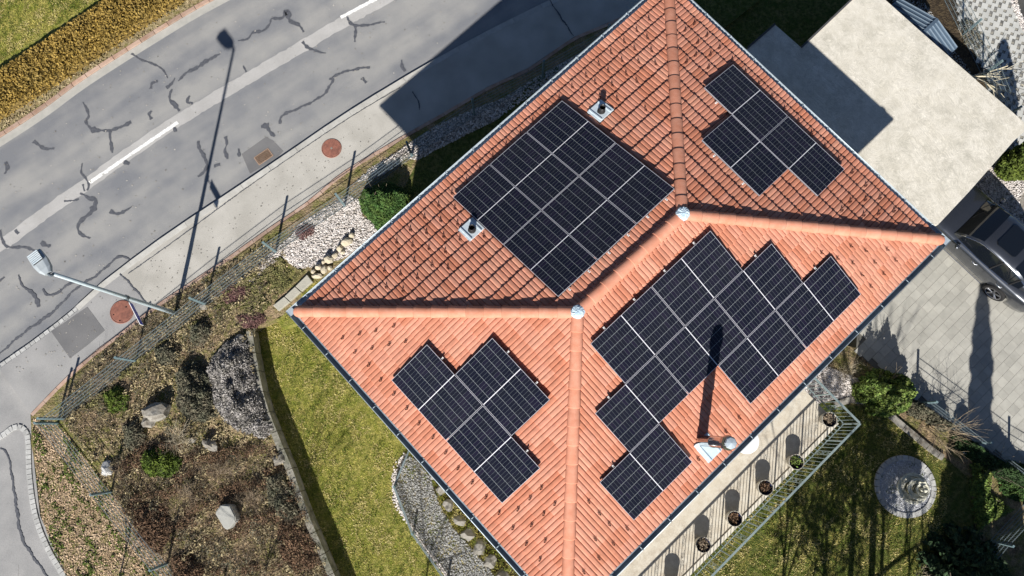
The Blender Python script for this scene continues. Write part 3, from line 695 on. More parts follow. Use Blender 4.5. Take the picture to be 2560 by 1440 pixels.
# ------------------------------------------------------------------ ground, road, pavement
gp = MB().prism([(-60, -60), (60, -60), (60, 60), (-60, 60)], -1.6, -.76).build('ground', M_lawn); gp['kind'] = 'structure'
kerbpx = [(-500, 1240), (-250, 1080), (0, 908), (100, 837), (181, 773), (242, 716), (400, 597), (571, 482), (710, 388), (850, 292), (1015, 190), (1180, 97), (1320, 26), (1400, -12), (1700, -150), (2300, -400)]
kerbpx = smooth(kerbpx, 4)
northpx = smooth([(-500, 650), (-200, 470), (0, 347), (111, 274), (215, 198), (403, 79), (551, -6), (900, -180), (1400, -420)], 4)
road = zone('road', northpx+[(2300, -900), (2300, -400)][:1]+kerbpx[::-1], 0., M_road)
# dark base lanes at the bottom-left: side street round the cobbled curve
zone('side_street', [(-500, 1240), (0, 925), (76, 1030), (80, 1110), (100, 1290), (170, 1440), (260, 1640), (-500, 1640)], .006, M_pave2)
def strip(name, pts, w0, w1, z, th, m, parent=None, jag=0, dens=5):
    "ribbon along world polyline pts, from offset w0 to w1 (left of travel positive)"
    P = np.array(pts); D = np.gradient(P, axis=0); D /= np.linalg.norm(D, axis=1)[:, None]; Nn = np.column_stack([-D[:, 1], D[:, 0]])
    A = P+Nn*w0; B = P+Nn*w1
    if jag: A = A+NR.normal(0, jag, A.shape); B = B+NR.normal(0, jag, B.shape)
    n = len(P); V = [(a[0], a[1], z) for a in A]+[(b[0], b[1], z) for b in B]
    fs = []
    for i in range(n-1): fs.append((i, i+1, n+i+1, n+i))
    if th:
        k = len(V); V += [(v[0], v[1], z-th) for v in V[:2*n]]
        for i in range(n-1): fs += [(i+1, i, k+i, k+i+1), (n+i, n+i+1, k+n+i+1, k+n+i)]
        fs += [(0, n, k+n, k), (2*n-1, n-1, k+n-1, k+2*n-1)]
    mb = MB(); mb.add(V, fs); return mb.build(name, m, parent)
def dense(pts, step=.08):
    out = []
    for i in range(len(pts)-1):
        a, b = np.array(pts[i]), np.array(pts[i+1]); k = max(1, int(np.linalg.norm(b-a)/step))
        out += [tuple(a+(b-a)*j/k) for j in range(k)]
    return out+[tuple(pts[-1])]
nw = dense(W2(northpx), .3)
strip('road_gutter', nw, -.24, .02, .004, 0, M_concgut)['kind'] = 'structure'
def row_blocks(pts, L, w0, w1, z0, z1, gap=.012, jit=.0, mb=None):
    mb = mb or MB(); P = dense(pts, .02); acc = 0; i0 = 0
    P = np.array(P); S = np.concatenate([[0], np.cumsum(np.linalg.norm(np.diff(P, axis=0), axis=1))]); s = 0.
    while s < S[-1]-L*.25:
        l = min(L*R.uniform(1-jit, 1+jit), S[-1]-s); a = np.array([np.interp(s, S, P[:, 0]), np.interp(s, S, P[:, 1])]); b = np.array([np.interp(s+l-gap, S, P[:, 0]), np.interp(s+l-gap, S, P[:, 1])])
        d = (b-a)/np.linalg.norm(b-a); n = np.array([-d[1], d[0]]); c = (a+b)/2+n*(w0+w1)/2; ww = abs(w1-w0)*(1-jit*.25*R.random())
        mb.box((c[0], c[1], (z0+z1)/2+R.uniform(-.004, .004)), (np.linalg.norm(b-a), ww, z1-z0), math.atan2(d[1], d[0])); s += l
    return mb
row_blocks(nw, .5, .03, .15, -.3, .05, .014).build('kerb', M_brick)['kind'] = 'structure'
zone('verge', [(x, y-11) for x, y in northpx]+[(1400, -600), (900, -330), (500, -90), (400, -20), (330, 60), (215, 140), (100, 222), (0, 285), (-200, 420), (-500, 600)], .02, M_verge)
zone('lawn', [(-500, 500), (0, 200), (300, 0), (600, -200), (500, -900), (-900, -900), (-900, 500)], .014, M_lawn)
# joint strip, painting, repairs, crack sealing lie in the road surface
cl = smooth([(-200, 735), (-60, 650), (8, 607)], 6)
c2 = smooth([(6, 612), (25, 597), (110, 532), (200, 470), (330, 376), (445, 300), (600, 206), (760, 112), (900, 30), (1100, -75), (1400, -215)], 10)
strip('joint_strip', dense(W2(cl), .1), -.21, .19, .004, 0, M_joint, road, .012)
strip('joint_strip', dense(W2(c2[4:]), .1), -.22, .18, .004, 0, M_joint, road, .012)
for pts in ([(224, 457), (330, 384), (445, 306)], [(852, 44), (945, -5), (1040, -50)]):
    strip('lane_marking', dense(W2(smooth(pts, 8)), .04), -.055, .055, .0085, 0, M_paint, road, .008)
def tar(pts, w, name='crack_sealing', par=road, z=.0055, m=M_tar, wav=.012):
    "tarry crack line through photo points; w in px"
    P = W2(smooth(pts, 6), z); P = np.array(dense(P, .025)); n = len(P)
    D = np.gradient(P, axis=0); D /= np.linalg.norm(D, axis=1)[:, None]+1e-9; Nn = np.column_stack([-D[:, 1], D[:, 0]])
    ph = NR.uniform(0, 6, 3); s = np.arange(n)*.025
    if isinstance(w, (int, float)): w = [w*.35, w, w*.45]
    ww = np.interp(np.linspace(0, 1, n), np.linspace(0, 1, len(w)), w)/105/2*(1+.3*np.sin(s*19+ph[0])+.25*np.sin(s*43+ph[1]))
    ww = np.maximum(ww, .003); P = P+Nn*(wav*np.sin(s*13+ph[2]))[:, None]
    A = P+Nn*(ww+np.abs(NR.normal(0, .007, n)))[:, None]; B = P-Nn*(ww+np.abs(NR.normal(0, .007, n)))[:, None]
    z += .0002*len(tars); tars.append(1)
    V = [(a[0], a[1], z) for a in A]+[(b_[0], b_[1], z) for b_ in B]
    MB().add(V, [(n+i, n+i+1, i+1, i) for i in range(n-1)]).build(name, m, par)
tars = []
for pts, w in [
    ([(208, 255), (217, 275), (222, 292), (215, 305), (228, 322), (260, 327), (280, 327)], [5, 6, 8, 5, 16, 7, 7]), ([(280, 326), (300, 318), (328, 305)], [8, 9, 11]), ([(276, 328), (276, 355), (282, 382)], [6, 8, 9]),
    ([(84, 352), (107, 370), (136, 371)], [10, 8, 5]), ([(13, 405), (18, 420), (12, 435)], [6, 12, 5]), ([(206, 408), (202, 430), (215, 445), (222, 462), (217, 476)], [3, 4, 6, 6, 4]),
    ([(200, 483), (222, 495), (240, 500), (228, 530), (212, 545), (196, 560), (197, 580), (225, 597)], [4, 8, 14, 16, 12, 9, 8, 3]), ([(160, 504), (197, 498)], [4, 4]), ([(208, 460), (212, 478)], [4, 5]),
    ([(275, 527), (292, 534), (306, 532), (330, 515)], [10, 10, 7, 3]), ([(0, 575), (5, 596), (14, 615), (40, 618), (70, 620), (90, 628)], [9, 7, 6, 8, 7, 4]), ([(38, 574), (47, 584)], [6, 7]), ([(102, 606), (115, 613), (127, 614)], [9, 13, 6]),
    ([(328, 134), (345, 145), (375, 158), (400, 168), (420, 195)], [4, 4, 5, 4, 3]), ([(378, 222), (380, 208), (394, 202)], [8, 9, 5]), ([(415, 219), (428, 210), (438, 196)], [9, 8, 3]), ([(445, 202), (470, 180), (500, 165), (520, 150), (550, 136)], [4, 9, 12, 12, 4]),
    ([(430, 223), (424, 248), (436, 262), (450, 277)], [5, 6, 13, 7]), ([(475, 240), (468, 255), (482, 260)], [5, 7, 7]), ([(378, 277), (373, 286), (380, 298)], [4, 10, 7]),
    ([(595, 103), (618, 97), (632, 82), (655, 78), (675, 60), (680, 47), (705, 45), (717, 32), (726, 52), (745, 62), (760, 80)], [4, 5, 9, 8, 5, 7, 9, 18, 13, 7, 4]),
    ([(755, 105), (770, 118), (795, 130), (815, 132)], [9, 9, 5, 3]), ([(607, 165), (616, 180)], [3, 6]), ([(850, 184), (880, 175), (925, 168)], [5, 7, 5]), ([(822, 198), (832, 200), (825, 215), (805, 240), (760, 265), (705, 290), (700, 310)], [6, 7, 6, 6, 5, 8, 6]),
    ([(830, 193), (850, 185)], [7, 7]), ([(866, 42), (880, 60), (900, 65), (935, 60), (962, 55)], [6, 9, 7, 5, 3]), ([(888, 65), (888, 105)], [9, 5]), ([(1003, 150), (1005, 165), (1014, 178)], [5, 9, 6]), ([(905, 195), (915, 208)], [8, 9]),
    ([(653, 318), (665, 317), (680, 335), (686, 342)], [10, 12, 9, 6]), ([(672, 308), (668, 320)], [3, 6]), ([(495, 353), (500, 375), (512, 395), (518, 412), (510, 428), (495, 442)], [6, 8, 9, 9, 7, 10]), ([(563, 342), (568, 360), (562, 378), (569, 398)], [8, 5, 8, 9]), ([(597, 372), (597, 392)], [4, 8]), ([(535, 415), (550, 412)], [8, 6]),
    ([(436, 318), (438, 330)], [9, 10]), ([(310, 404), (324, 410)], [9, 10]), ([(45, 688), (58, 715), (85, 737), (93, 752), (96, 768)], [3, 4, 6, 13, 7]), ([(0, 703), (10, 693)], [4, 4]), ([(108, 722), (118, 738), (140, 735), (165, 715), (190, 705)], [4, 6, 6, 6, 5]),
    ([(-60, 935), (0, 884), (60, 832), (130, 782), (190, 722), (240, 690), (280, 655), (300, 642), (320, 645), (325, 655)], [4, 4, 5, 6, 9, 6, 5, 6, 6, 5])]:
    tar(pts, w)
zone('drain_patch', [(604, 385), (665, 342), (684, 352), (708, 378), (690, 398), (625, 434)], .0045, M_patch, None, road, z0=-.02)
# kerb and pavement
kw = dense(W2(kerbpx, .1), .1)
S = 0; i_s = 0
for i, (x, y) in enumerate(kw):
    if x > G(181, 773, .1)[0]: i_s = i; break
row_blocks(kw[i_s:], 1.0, -.17, 0., -.3, .104, .008).build('kerb', M_kerb)['kind'] = 'structure'
row_blocks(kw[:i_s+1], .17, -.16, 0., -.3, .085, .014, .1).build('kerb', M_cob)['kind'] = 'structure'
edge = [(2400, -330), (1800, -80), (1542, 47), (1434, 93), (1320, 170), (1219, 217), (1099, 287), (1033, 324), (860, 428), (773, 500), (660, 578), (544, 660), (390, 762), (300, 832), (235, 880), (161, 947), (76, 1034)]
kb = [(x+5, y+9) for x, y in kerbpx]
ksplit = [p for p in kb if p[0] > 315]; kleft = [p for p in kb if p[0] <= 315]
pv = zone('pavement', [(314, 675)]+ksplit+[p for p in edge if p[0] > 385]+[(372, 760), (366, 755), (302, 688)], .1, M_pave)
pv2 = zone('pavement', kleft+[(308, 679), (302, 688), (366, 755), (372, 766), (390, 762), (300, 832), (235, 880), (161, 947), (76, 1034), (0, 925), (-500, 1255)], .0975, M_pave2)
zone('repair_patch', [(128, 829), (218, 767), (262, 826), (220, 862), (175, 896)], .102, M_patch, None, pv2, z0=.05)
tar([(1374, 0), (1400, 40), (1434, 90)], 4, 'pavement_crack', pv, .106); tar([(1030, 230), (1045, 250), (1048, 275)], 3, 'pavement_crack', pv, .106); tar([(300, 684), (330, 715), (366, 757)], 4, 'pavement_crack', pv, .106)
tar([(0, 1122), (14, 1128), (25, 1160), (40, 1260), (52, 1335), (75, 1380), (125, 1450)], 7, 'crack_sealing', None, .012)
tr_ = bpy.data.objects[-1] if False else None
for o_ in list(bpy.data.objects):
    if o_.name.startswith('crack_sealing') and o_.parent is None: o_.parent = road
# thin cracks beside the kerb
tar([(1000, 219), (870, 297), (720, 398), (600, 482), (440, 600), (320, 685)], [1, 1.2, 1, 1.5, 1], 'pavement_crack', pv, .1075, wav=.003)
# red edging bricks along the garden side of the pavement
ed = dense(W2(smooth(edge[::-1], 4), .12), .1)
row_blocks(ed, .5, -.11, -.01, -.3, .135, .012).build('kerb', M_brick)['kind'] = 'structure'
# cobbled curve of the side street
cur_ = smooth([(-220, 1230), (0, 1092), (22, 1075), (45, 1067), (63, 1078), (70, 1105), (73, 1190), (88, 1290), (118, 1370), (158, 1440), (210, 1540)], 6)
row_blocks(dense(W2(cur_, .03), .05), .14, -.075, .075, -.3, .035, .014, .1).build('kerb', M_cob)['kind'] = 'structure'
# manhole covers
def manhole(px, py, r, holes, lab, gz=.1):
    c = G3(px, py, gz); t_ = empty('manhole_cover', c); tag(t_, lab, 'manhole cover', 'round rusty manhole covers in the pavement')
    MB().lathe([(r, .0), (r, .014), (r*.93, .016), (r*.92, .009)], n=48).build('rim', M_iron, t_, True)
    mb = MB(); mb.lathe([(r*.9, .008), (r*.9, .016), (r*.86, .018), (0, .018)], n=48)
    for i in range(-8, 9):
        w = math.sqrt(max(0, (r*.82)**2-(i*r/10)**2)); mb.box((0, i*r/10, .0195), (2*w, r*.03, .003))
    mb.build('lid', M_iron, t_)
    mb = MB()
    for a, d, s in holes: mb.lathe([(s, .0225), (0, .0235)], (r*d*math.cos(a), r*d*math.sin(a), 0), 12)
    mb.build('lifting_hole', M_dark0 if len(holes) > 1 else M_rock, t_)
manhole(829, 371, .31, [(0, 0, .035)], 'rusty round manhole cover with a grey centre boss, on the pale pavement below the drain')
manhole(305, 780, .35, [(.9, .55, .025), (3.5, .7, .02), (4.6, .75, .022)], 'rusty round manhole cover under the blue street sign beside the lamp post')
# twigs, grit and oil spots lying on the asphalt
P_ = scatter(W2([(0, 380), (520, 20), (850, -100), (1250, 0), (850, 280), (250, 700), (0, 880)], .01), 420)
V, Fs = leaves(np.column_stack([P_, np.full(len(P_), .012)]), .03, 30., 1.3, 4, .6); tag(npmesh('road_debris', V, Fs, mat('debris', (.1, .085, .07), .9, (.5, .48, .44), 60, island=.5)), 'tiny bits of grit and twigs strewn over the road', 'debris', kind='stuff')
P_ = scatter(W2([(130, 940), (390, 750), (860, 400), (1020, 310), (960, 260), (560, 510), (240, 740), (20, 930)], .11), 260)
V, Fs = leaves(np.column_stack([P_, np.full(len(P_), .109)]), .028, 30., 1.3, 4, .6); tag(npmesh('pavement_debris', V, Fs, bpy.data.materials['debris']), 'tiny bits of grit and leaves strewn over the pavement', 'debris', kind='stuff')
# street drain
a = np.array(G(634, 398)); b2 = np.array(G(672, 372)); c2_ = (np.array(G(646, 411))+np.array(G(684, 386)))/2; d = (b2-a)/np.linalg.norm(b2-a)
Ld = np.linalg.norm(b2-a); cen = (np.array(G(640, 405))+np.array(G(678, 379)))/2; an = math.atan2(d[1], d[0])
dr = empty('drain_grate', (cen[0], cen[1], 0), an); tag(dr, 'rusty barred drain grate set in a dark asphalt patch against the kerb', 'drain grate')
mb = MB()
for s in (-1, 1): mb.box((s*.25, 0, .006), (.03, .3, .014)); mb.box((0, s*.145, .006), (.47, .02, .014))
mb.build('frame', mat('grate_rust', (.38, .27, .2), .8, (.28, .18, .12), 15), dr)
MB().box((0, 0, .001), (.47, .27, .014)).build('shaft', M_dark0, dr)
mb = MB()
for i in range(14): mb.box((-.2145+i*.033, 0, .0105), (.014, .27, .014))
mb.build('bars', bpy.data.materials['grate_rust'], dr)

# ------------------------------------------------------------------ garden ground (road side and west)
wallpx = smooth([(628, 826), (634, 870), (645, 930), (660, 1000), (682, 1060), (706, 1120), (735, 1190), (762, 1270), (800, 1360), (838, 1450), (900, 1620)], 5)
gs = [(2400, -330), (1800, -76), (1542, 51), (1434, 97), (1320, 174), (1219, 221), (1099, 291), (1033, 328), (860, 432), (773, 504), (660, 582), (544, 664), (390, 766), (235, 884), (161, 951), (78, 1036), (78, 1110), (92, 1190), (104, 1290), (134, 1370), (170, 1440), (300, 1700), (870, 1700)]
soil = zone('garden_soil', gs+wallpx[::-1]+[(700, 790), (900, 780), (1500, 300), (1900, -100), (2300, -330)], .12, M_soil)
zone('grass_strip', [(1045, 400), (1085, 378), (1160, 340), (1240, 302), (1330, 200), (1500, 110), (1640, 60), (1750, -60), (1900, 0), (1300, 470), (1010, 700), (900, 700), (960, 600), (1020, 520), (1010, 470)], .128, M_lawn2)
zone('grass_strip', [(748, 760), (755, 735), (778, 712), (812, 695), (860, 680), (900, 720), (760, 800), (705, 820), (690, 800)], .126, M_lawn)
zone('lawn', wallpx+[(900, 1700), (1118, 1700), (1140, 1480), (1115, 1440), (1070, 1380), (1030, 1320), (996, 1270), (985, 1225), (988, 1180), (1045, 1130), (1300, 1100), (1300, 900), (900, 720), (760, 740), (700, 785), (650, 815)], -.35, M_lawn)
# white gravel strip beside the fence and into the shade
wg = [(598, 704), (618, 680), (650, 655), (690, 622), (728, 592), (748, 560), (790, 535), (830, 510), (872, 488), (905, 500), (905, 540), (942, 562), (950, 580), (905, 612), (868, 640), (835, 655), (800, 668), (775, 668), (745, 672), (722, 655), (705, 640), (690, 655), (672, 672), (655, 690), (640, 712), (610, 718)]
wg2 = [(890, 455), (925, 420), (985, 385), (1035, 350), (1110, 305), (1190, 270), (1260, 245), (1330, 200), (1420, 150), (1520, 95), (1600, 70), (1560, 130), (1440, 190), (1330, 235), (1240, 300), (1150, 345), (1045, 400), (1015, 395), (985, 420), (930, 450)]
zone('gravel_bed', wg, .125, M_gsoil, jag=.02); zone('gravel_bed', wg2, .1255, M_gsoil, jag=.02)
tag(pebbles('white_gravel', W2(wg, .13), .125, 5200, .026, M_pebw), 'sunlit white pebble gravel between the mesh fence and the road-side gutter', 'gravel', kind='stuff')
tag(pebbles('shaded_gravel', W2(wg2, .13), .125, 3400, .026, M_pebw), 'white pebble gravel lying in the shade of the house along the fence', 'gravel', kind='stuff')
# grey gravel bed and sunken trench on the lawn side
gg = [(1012, 1135), (1040, 1150), (1075, 1195), (1097, 1258), (1130, 1318), (1182, 1374), (1235, 1440), (1330, 1700), (1150, 1700), (1115, 1440), (1070, 1380), (1030, 1320), (996, 1270), (985, 1225), (988, 1180)]
zone('gravel_bed', gg, -.335, M_gsoil)
tag(pebbles('grey_gravel', W2(gg, -.33), -.335, 7500, .026, M_pebg), 'bed of dark grey gravel beside the lawn under the south-west gutter', 'gravel', kind='stuff')
gge = [(1010, 1135), (988, 1180), (985, 1225), (996, 1270), (1030, 1320), (1070, 1380), (1115, 1440), (1150, 1560)]
ew = dense(W2(smooth(gge, 4), -.33), .03); mb = MB()
for i, (x, y) in enumerate(ew):
    for j in range(2): stone(mb, (x+R.gauss(0, .03), y+R.gauss(0, .03), -.32), (.035*R.uniform(.7, 1.3), .03, .03), i*2+j, .8, R.uniform(0, 3))
q = mb.build('gravel_border', M_pebw, None, True); tag(q, 'curved border of pale pebbles round the grey gravel bed', 'stone border', kind='stuff')
zone('trench', [(1045, 1145), (1500, 1100), (1500, 1700), (1335, 1700), (1245, 1450), (1205, 1370), (1155, 1310), (1110, 1250), (1080, 1195)], -.73, M_soild)  # trench sunk and given darkened soil so the strip reads as shade

# ------------------------------------------------------------------ walls, blocks, boulders
ww = dense(W2(wallpx, .2), .05); wt = empty('stone_wall', (ww[0][0], ww[0][1], 0)); tag(wt, 'low grey stone retaining wall curving between the shrub bed and the lawn', 'stone wall')
mb = row_blocks(ww, .62, -.15, .03, -.7, .2, .02, .12); q = mb.build('blocks', mat('mossy_stone', (.12, .12, .085), .95, (.3, .285, .25), 3.5, bump=.02, bscale=14)); child_of(q, wt)
def block(quad, z0, z1, lab, grp='concrete blocks stepping along the grass by the gutter'):
    P = [G(x, y, z1) for x, y in quad]; c = np.mean(P, axis=0); mb = MB()
    q = [(p[0]-c[0], p[1]-c[1]) for p in P]; q2 = [(x*.97, y*.97) for x, y in q]
    mb.prism(q, z0-.1, z1-.015-.1+.1, 0); o = mb.build('concrete_block', M_block, None, loc=(c[0], c[1], 0))
    bm = bmesh.new(); bm.from_mesh(o.data); bmesh.ops.bevel(bm, geom=[e for e in bm.edges], offset=.012, segments=1, affect='EDGES'); bm.to_mesh(o.data); bm.free()
    tag(o, lab, 'concrete block', grp)
block([(682, 763), (710, 741), (724, 754), (696, 777)], 0, .24, 'concrete block nearest the left corner of the roof')
block([(711, 740), (737, 716), (751, 729), (725, 753)], 0, .25, 'concrete block in the middle of the row of three')
block([(738, 715), (767, 686), (781, 704), (753, 728)], 0, .25, 'mossy concrete block beside the boulders')
def rock(px, py, rx, ry, h, rot, lab, z=.12, m=None, grp=None, sub=2, jag=.13, seed=None):
    c = G3(px, py, z); mb = MB(); sc = HC/F
    stone(mb, (0, 0, h*.25), (rx*sc, ry*sc, h*.75), seed or int(px*3+py), 1., rot, sub, jag)
    o = mb.build('boulder', m or M_rock, None, False, loc=c); return tag(o, lab, 'boulder', grp)
for px, py, rx, ry, h, rot, lab in [
    (868, 606, 15, 11, .22, .4, 'sandstone boulder, topmost of the row touching the gutter'), (850, 622, 9, 8, .2, 1., 'small sandstone boulder next to the topmost one'), (858, 632, 6, 5, .14, .2, 'tiny boulder tucked under the gutter edge'),
    (838, 640, 10, 7, .2, .8, 'low sandstone boulder in the middle of the row'), (823, 651, 13, 10, .26, .3, 'large buff boulder left of the middle of the row'), (811, 657, 7, 6, .18, 1.3, 'small round boulder at the gravel edge'),
    (798, 669, 9, 8, .2, .5, 'pale boulder with a shadow beside the dry leaves'), (812, 675, 12, 9, .24, 1., 'squat boulder close to the gutter'), (794, 691, 14, 7, .2, .05, 'flat boulder lying above the mossy block'),
    (826, 671, 7, 6, .16, .7, 'small grey boulder under the gutter'), (785, 680, 7, 6, .15, 0., 'dark little boulder beside the mossy block'), (880, 590, 8, 7, .18, .9, 'round boulder half hidden by the conifer')]:
    rock(px, py, rx, ry, h, rot, lab, m=M_rockb, grp='sandstone boulders along the gutter')
rock(397, 1030, 32, 22, .55, .3, 'big two-toned boulder between the dwarf pine and the grey shrubs', jag=.2)
rock(378, 1052, 18, 16, .3, 1., 'reddish boulder leaning on the big one', jag=.2)
rock(531, 1112, 22, 13, .3, -.6, 'wedge-shaped boulder beside the pale dry shrub', jag=.2)
rock(270, 1171, 14, 18, .2, .2, 'small white boulder near the inner fence post', m=mat('white_rock', (.5, .5, .5), .9, (.62, .62, .6), 6, bump=.01), jag=.2)
rock(483, 1100, 10, 8, .16, .5, 'small pale stone under the dry shrub', jag=.2)
rock(512, 765, 10, 12, .2, .3, 'low stone under the fence brace', jag=.18)
rock(602, 848, 14, 12, .22, .1, 'stone at the top end of the retaining wall', jag=.2)
rock(698, 1150, 16, 14, .2, .6, 'flat grey stone beside the retaining wall', jag=.2)
# upright slab stone
P = [G(x, y, .55) for x, y in ((537, 1283), (552, 1262), (575, 1264), (589, 1292), (588, 1303), (570, 1325), (560, 1322))]; c = np.mean(P, axis=0)
mb = MB(); mb.prism([(p[0]-c[0], p[1]-c[1]) for p in P], -.05, .55); o = mb.build('slab_stone', mat('pale_slab', (.42, .42, .39), .85, (.36, .36, .33), 5, bump=.004), None, loc=(c[0], c[1], 0)); tag(o, 'tall pale slab stone standing among the dry twigs', 'boulder')
bm = bmesh.new(); bm.from_mesh(o.data); bmesh.ops.bevel(bm, geom=bm.edges[:], offset=.025, segments=2, affect='EDGES'); bm.to_mesh(o.data); bm.free()
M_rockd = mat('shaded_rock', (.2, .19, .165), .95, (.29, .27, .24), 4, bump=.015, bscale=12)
# rock retaining row in the trench
for i, (px, py, rx, ry) in enumerate([(1084, 1190, 13, 10), (1104, 1224, 17, 12), (1122, 1262, 15, 14), (1148, 1300, 20, 12), (1170, 1336, 17, 16), (1199, 1368, 22, 15), (1226, 1402, 16, 18), (1256, 1438, 18, 16)]):
    rock(px, py, rx, ry, .28, i*.9, ['highest', 'second', 'third', 'fourth', 'fifth', 'sixth', 'seventh', 'last'][i]+' rock, counted from the top, in the row between the grey gravel and the gutter', z=-.5, m=M_rockd, grp='rocks lining the grey gravel bed', jag=.25)

# ------------------------------------------------------------------ fences
def wire_fence(nm, px_list, z, h, lab, post_m=M_fpost, mesh_v=.05, wr=.0013, double=True, zs=None, skip=()):
    P = [G3(x, y, z) for x, y in px_list]; root = empty(nm, P[0]); tag(root, lab, 'fence')
    for i, p in enumerate(P):
        if i not in skip:
            mb = MB(); d = (P[min(i+1, len(P)-1)]-P[max(0, i-1)]).normalized(); mb.box(p-P[0]+ZV*(h/2+.03), (.06, .045, h+.12), math.atan2(d.y, d.x)); mb.box(p-P[0]+ZV*(h+.1), (.066, .05, .012), math.atan2(d.y, d.x)); mb.build('post', post_m, root)
        if i < len(P)-1:
            a, b_ = p-P[0], P[i+1]-P[0]; d = (b_-a).normalized(); L = (b_-a).length; side = d.cross(ZV)*.028; mb = MB()
            hs = [.06+k*(h-.08)/5 for k in range(6)]
            for k in hs:
                for s in ((-1, 1) if double else (0,)):
                    mb.box((a+b_)/2+side*1.1+d.cross(ZV)*(s*.006)+ZV*k, (L, .005, .006), ax=(d, d.cross(ZV), ZV))
            n = int(L/mesh_v)
            for j in range(1, n): mb.box(a+d*(L*j/n)+side*1.1+ZV*(h/2+.02), (wr*2, wr*2, h), ax=(d, d.cross(ZV), ZV))
            mb.build('wire_panel', M_wire, root)
    return root
wire_fence('wire_fence', [(159, 1047), (341, 903), (517, 762), (690, 630), (862, 515), (1030, 391), (1186, 289), (1356, 198), (1512, 112), (1680, 30)], .12, 1.1, 'long green wire mesh fence on posts running between the pavement and the garden')
wire_fence('wire_fence', [(145, 1058), (279, 1229), (420, 1408), (540, 1560)], .12, .98, 'green wire fence running down through the leaf litter by the cobbled curve', mesh_v=.1)

# ------------------------------------------------------------------ street lamp and street sign
base = G3(440, 784, .12); lamp = empty('street_lamp', base); tag(lamp, 'galvanised street lamp leaning out over the road with a ribbed grey head', 'street lamp')
HP = 5.98; tp = G(134, 685, HP); off = Vector((tp[0]-base.x, tp[1]-base.y, 0))
mb = MB(); mb.tube([(0, 0, -.2), (0, 0, 1.2), off*.5+ZV*3., off+ZV*(HP-.12)], [.062, .062, .05, .04], 16); mb.build('pole', M_lamp, lamp, True)
hd = [G3(x, y, HP)-base for x, y in ((101, 622), (70, 644), (113, 694), (136, 676))]   # far right, far left, near left, near right
fx = ((hd[2]+hd[3])/2-(hd[0]+hd[1])/2); Lh = fx.length; fx.normalize(); sd = fx.cross(ZV); hc = (hd[0]+hd[1]+hd[2]+hd[3])/4
hc.z = HP-.12; mb = MB()
def sect(x, w, zt, zb): return [hc+fx*x+sd*(s*w)+ZV*z for s, z in ((-1, zb), (-1, zt-.03), (-.55, zt), (.55, zt), (1, zt-.03), (1, zb))]
S_ = [sect(-Lh/2, .15, .05, 0), sect(-Lh/2+.03, .165, .07, -.01), sect(0, .17, .1, -.02), sect(Lh*.3, .14, .11, -.02), sect(Lh/2, .075, .1, 0)]
vs = [v for s in S_ for v in s]; fs = [(i*6+k, i*6+(k+1) % 6, i*6+6+(k+1) % 6, i*6+6+k) for i in range(4) for k in range(6)]+[(5, 4, 3, 2, 1, 0), tuple(24+k for k in range(6))]
mb.add(vs, fs); head = mb.build('lamp_head', M_lampd, lamp); mb = MB()
for i in range(6): mb.box(hc+fx*(-Lh/2+.05+i*.042)+ZV*(.115), (.019, .25-.004*i, .03), ax=(fx, sd, ZV))
mb.build('cooling_fin', M_zincl, head); mb = MB(); mb.box(hc+fx*(-Lh/2+.155)+ZV*.1, (.27, .25, .008), ax=(fx, sd, ZV)); mb.build('fin_gap_shade', M_black, head)  # black plate added under the fins to darken their gaps like shade
mb = MB(); mb.box(hc+fx*(-.06)-ZV*.022, (.24, .2, .01), ax=(fx, sd, ZV)); mb.build('lens', M_potin, head)
mb = MB(); mb.tube([hc+fx*(Lh/2-.02)+ZV*.05, hc+fx*(Lh/2+.06)+ZV*.04, off+ZV*(HP-.15)], .035, 10); mb.build('neck', mat('neck_dark', (.1, .12, .14), .5), lamp, True)
zs_ = 2.95; fr = zs_/HP; pc = base+off*max(0, (fr-.2)/.8)*.98; pc.z = zs_
e1 = G3(323, 757, zs_+.08); e2 = G3(350.5, 811, zs_+.08); dv = (e2-e1); dv.z = 0; Ls = dv.length; dv.normalize()
sg = empty('street_sign', (e1.x, e1.y, zs_)); tag(sg, 'narrow blue street name plate with white lettering clamped to the lamp pole', 'street sign')
nrm = dv.cross(ZV); mb = MB(); mb.box(dv*Ls/2, (Ls, .012, .17), ax=(dv, nrm, ZV)); mb.build('plate', M_blue, sg)
mb = MB(); mb.box(dv*Ls/2+ZV*.088, (Ls+.01, .014, .006), ax=(dv, nrm, ZV)); mb.box(dv*Ls/2-ZV*.088, (Ls+.01, .014, .006), ax=(dv, nrm, ZV)); mb.box(dv*(Ls+.003), (.006, .014, .17), ax=(dv, nrm, ZV)); mb.build('rim', M_white, sg)
mb = MB(); rr = random.Random(3)
for s in (-1, 1):
    x = .07
    for wl in (9, 1):      # unreadable short white strokes, as the photo shows them
        for k in range(wl):
            for j in range(2): mb.box(dv*(x if s > 0 else x)+nrm*(s*.008)+ZV*rr.uniform(-.03, .03)+dv*(j*.018), (.004, .003, rr.uniform(.04, .06)), ax=(dv, nrm, ZV))
            mb.box(dv*(x+.009)+nrm*(s*.008)+ZV*rr.choice([-.028, 0, .028]), (.018, .003, .006), ax=(dv, nrm, ZV)); x += .045
        x += .05
mb.build('lettering', M_white, sg)
mb = MB(); cp = Vector((pc.x-e1.x, pc.y-e1.y, 0)); mb.lathe([(.066, -.05), (.066, .05)], cp, 16); mb.tube([cp, Vector((0, 0, 0))+dv*.03], .014, 6); mb.build('clamp', mat('clamp_dark', (.12, .14, .15), .5), sg)

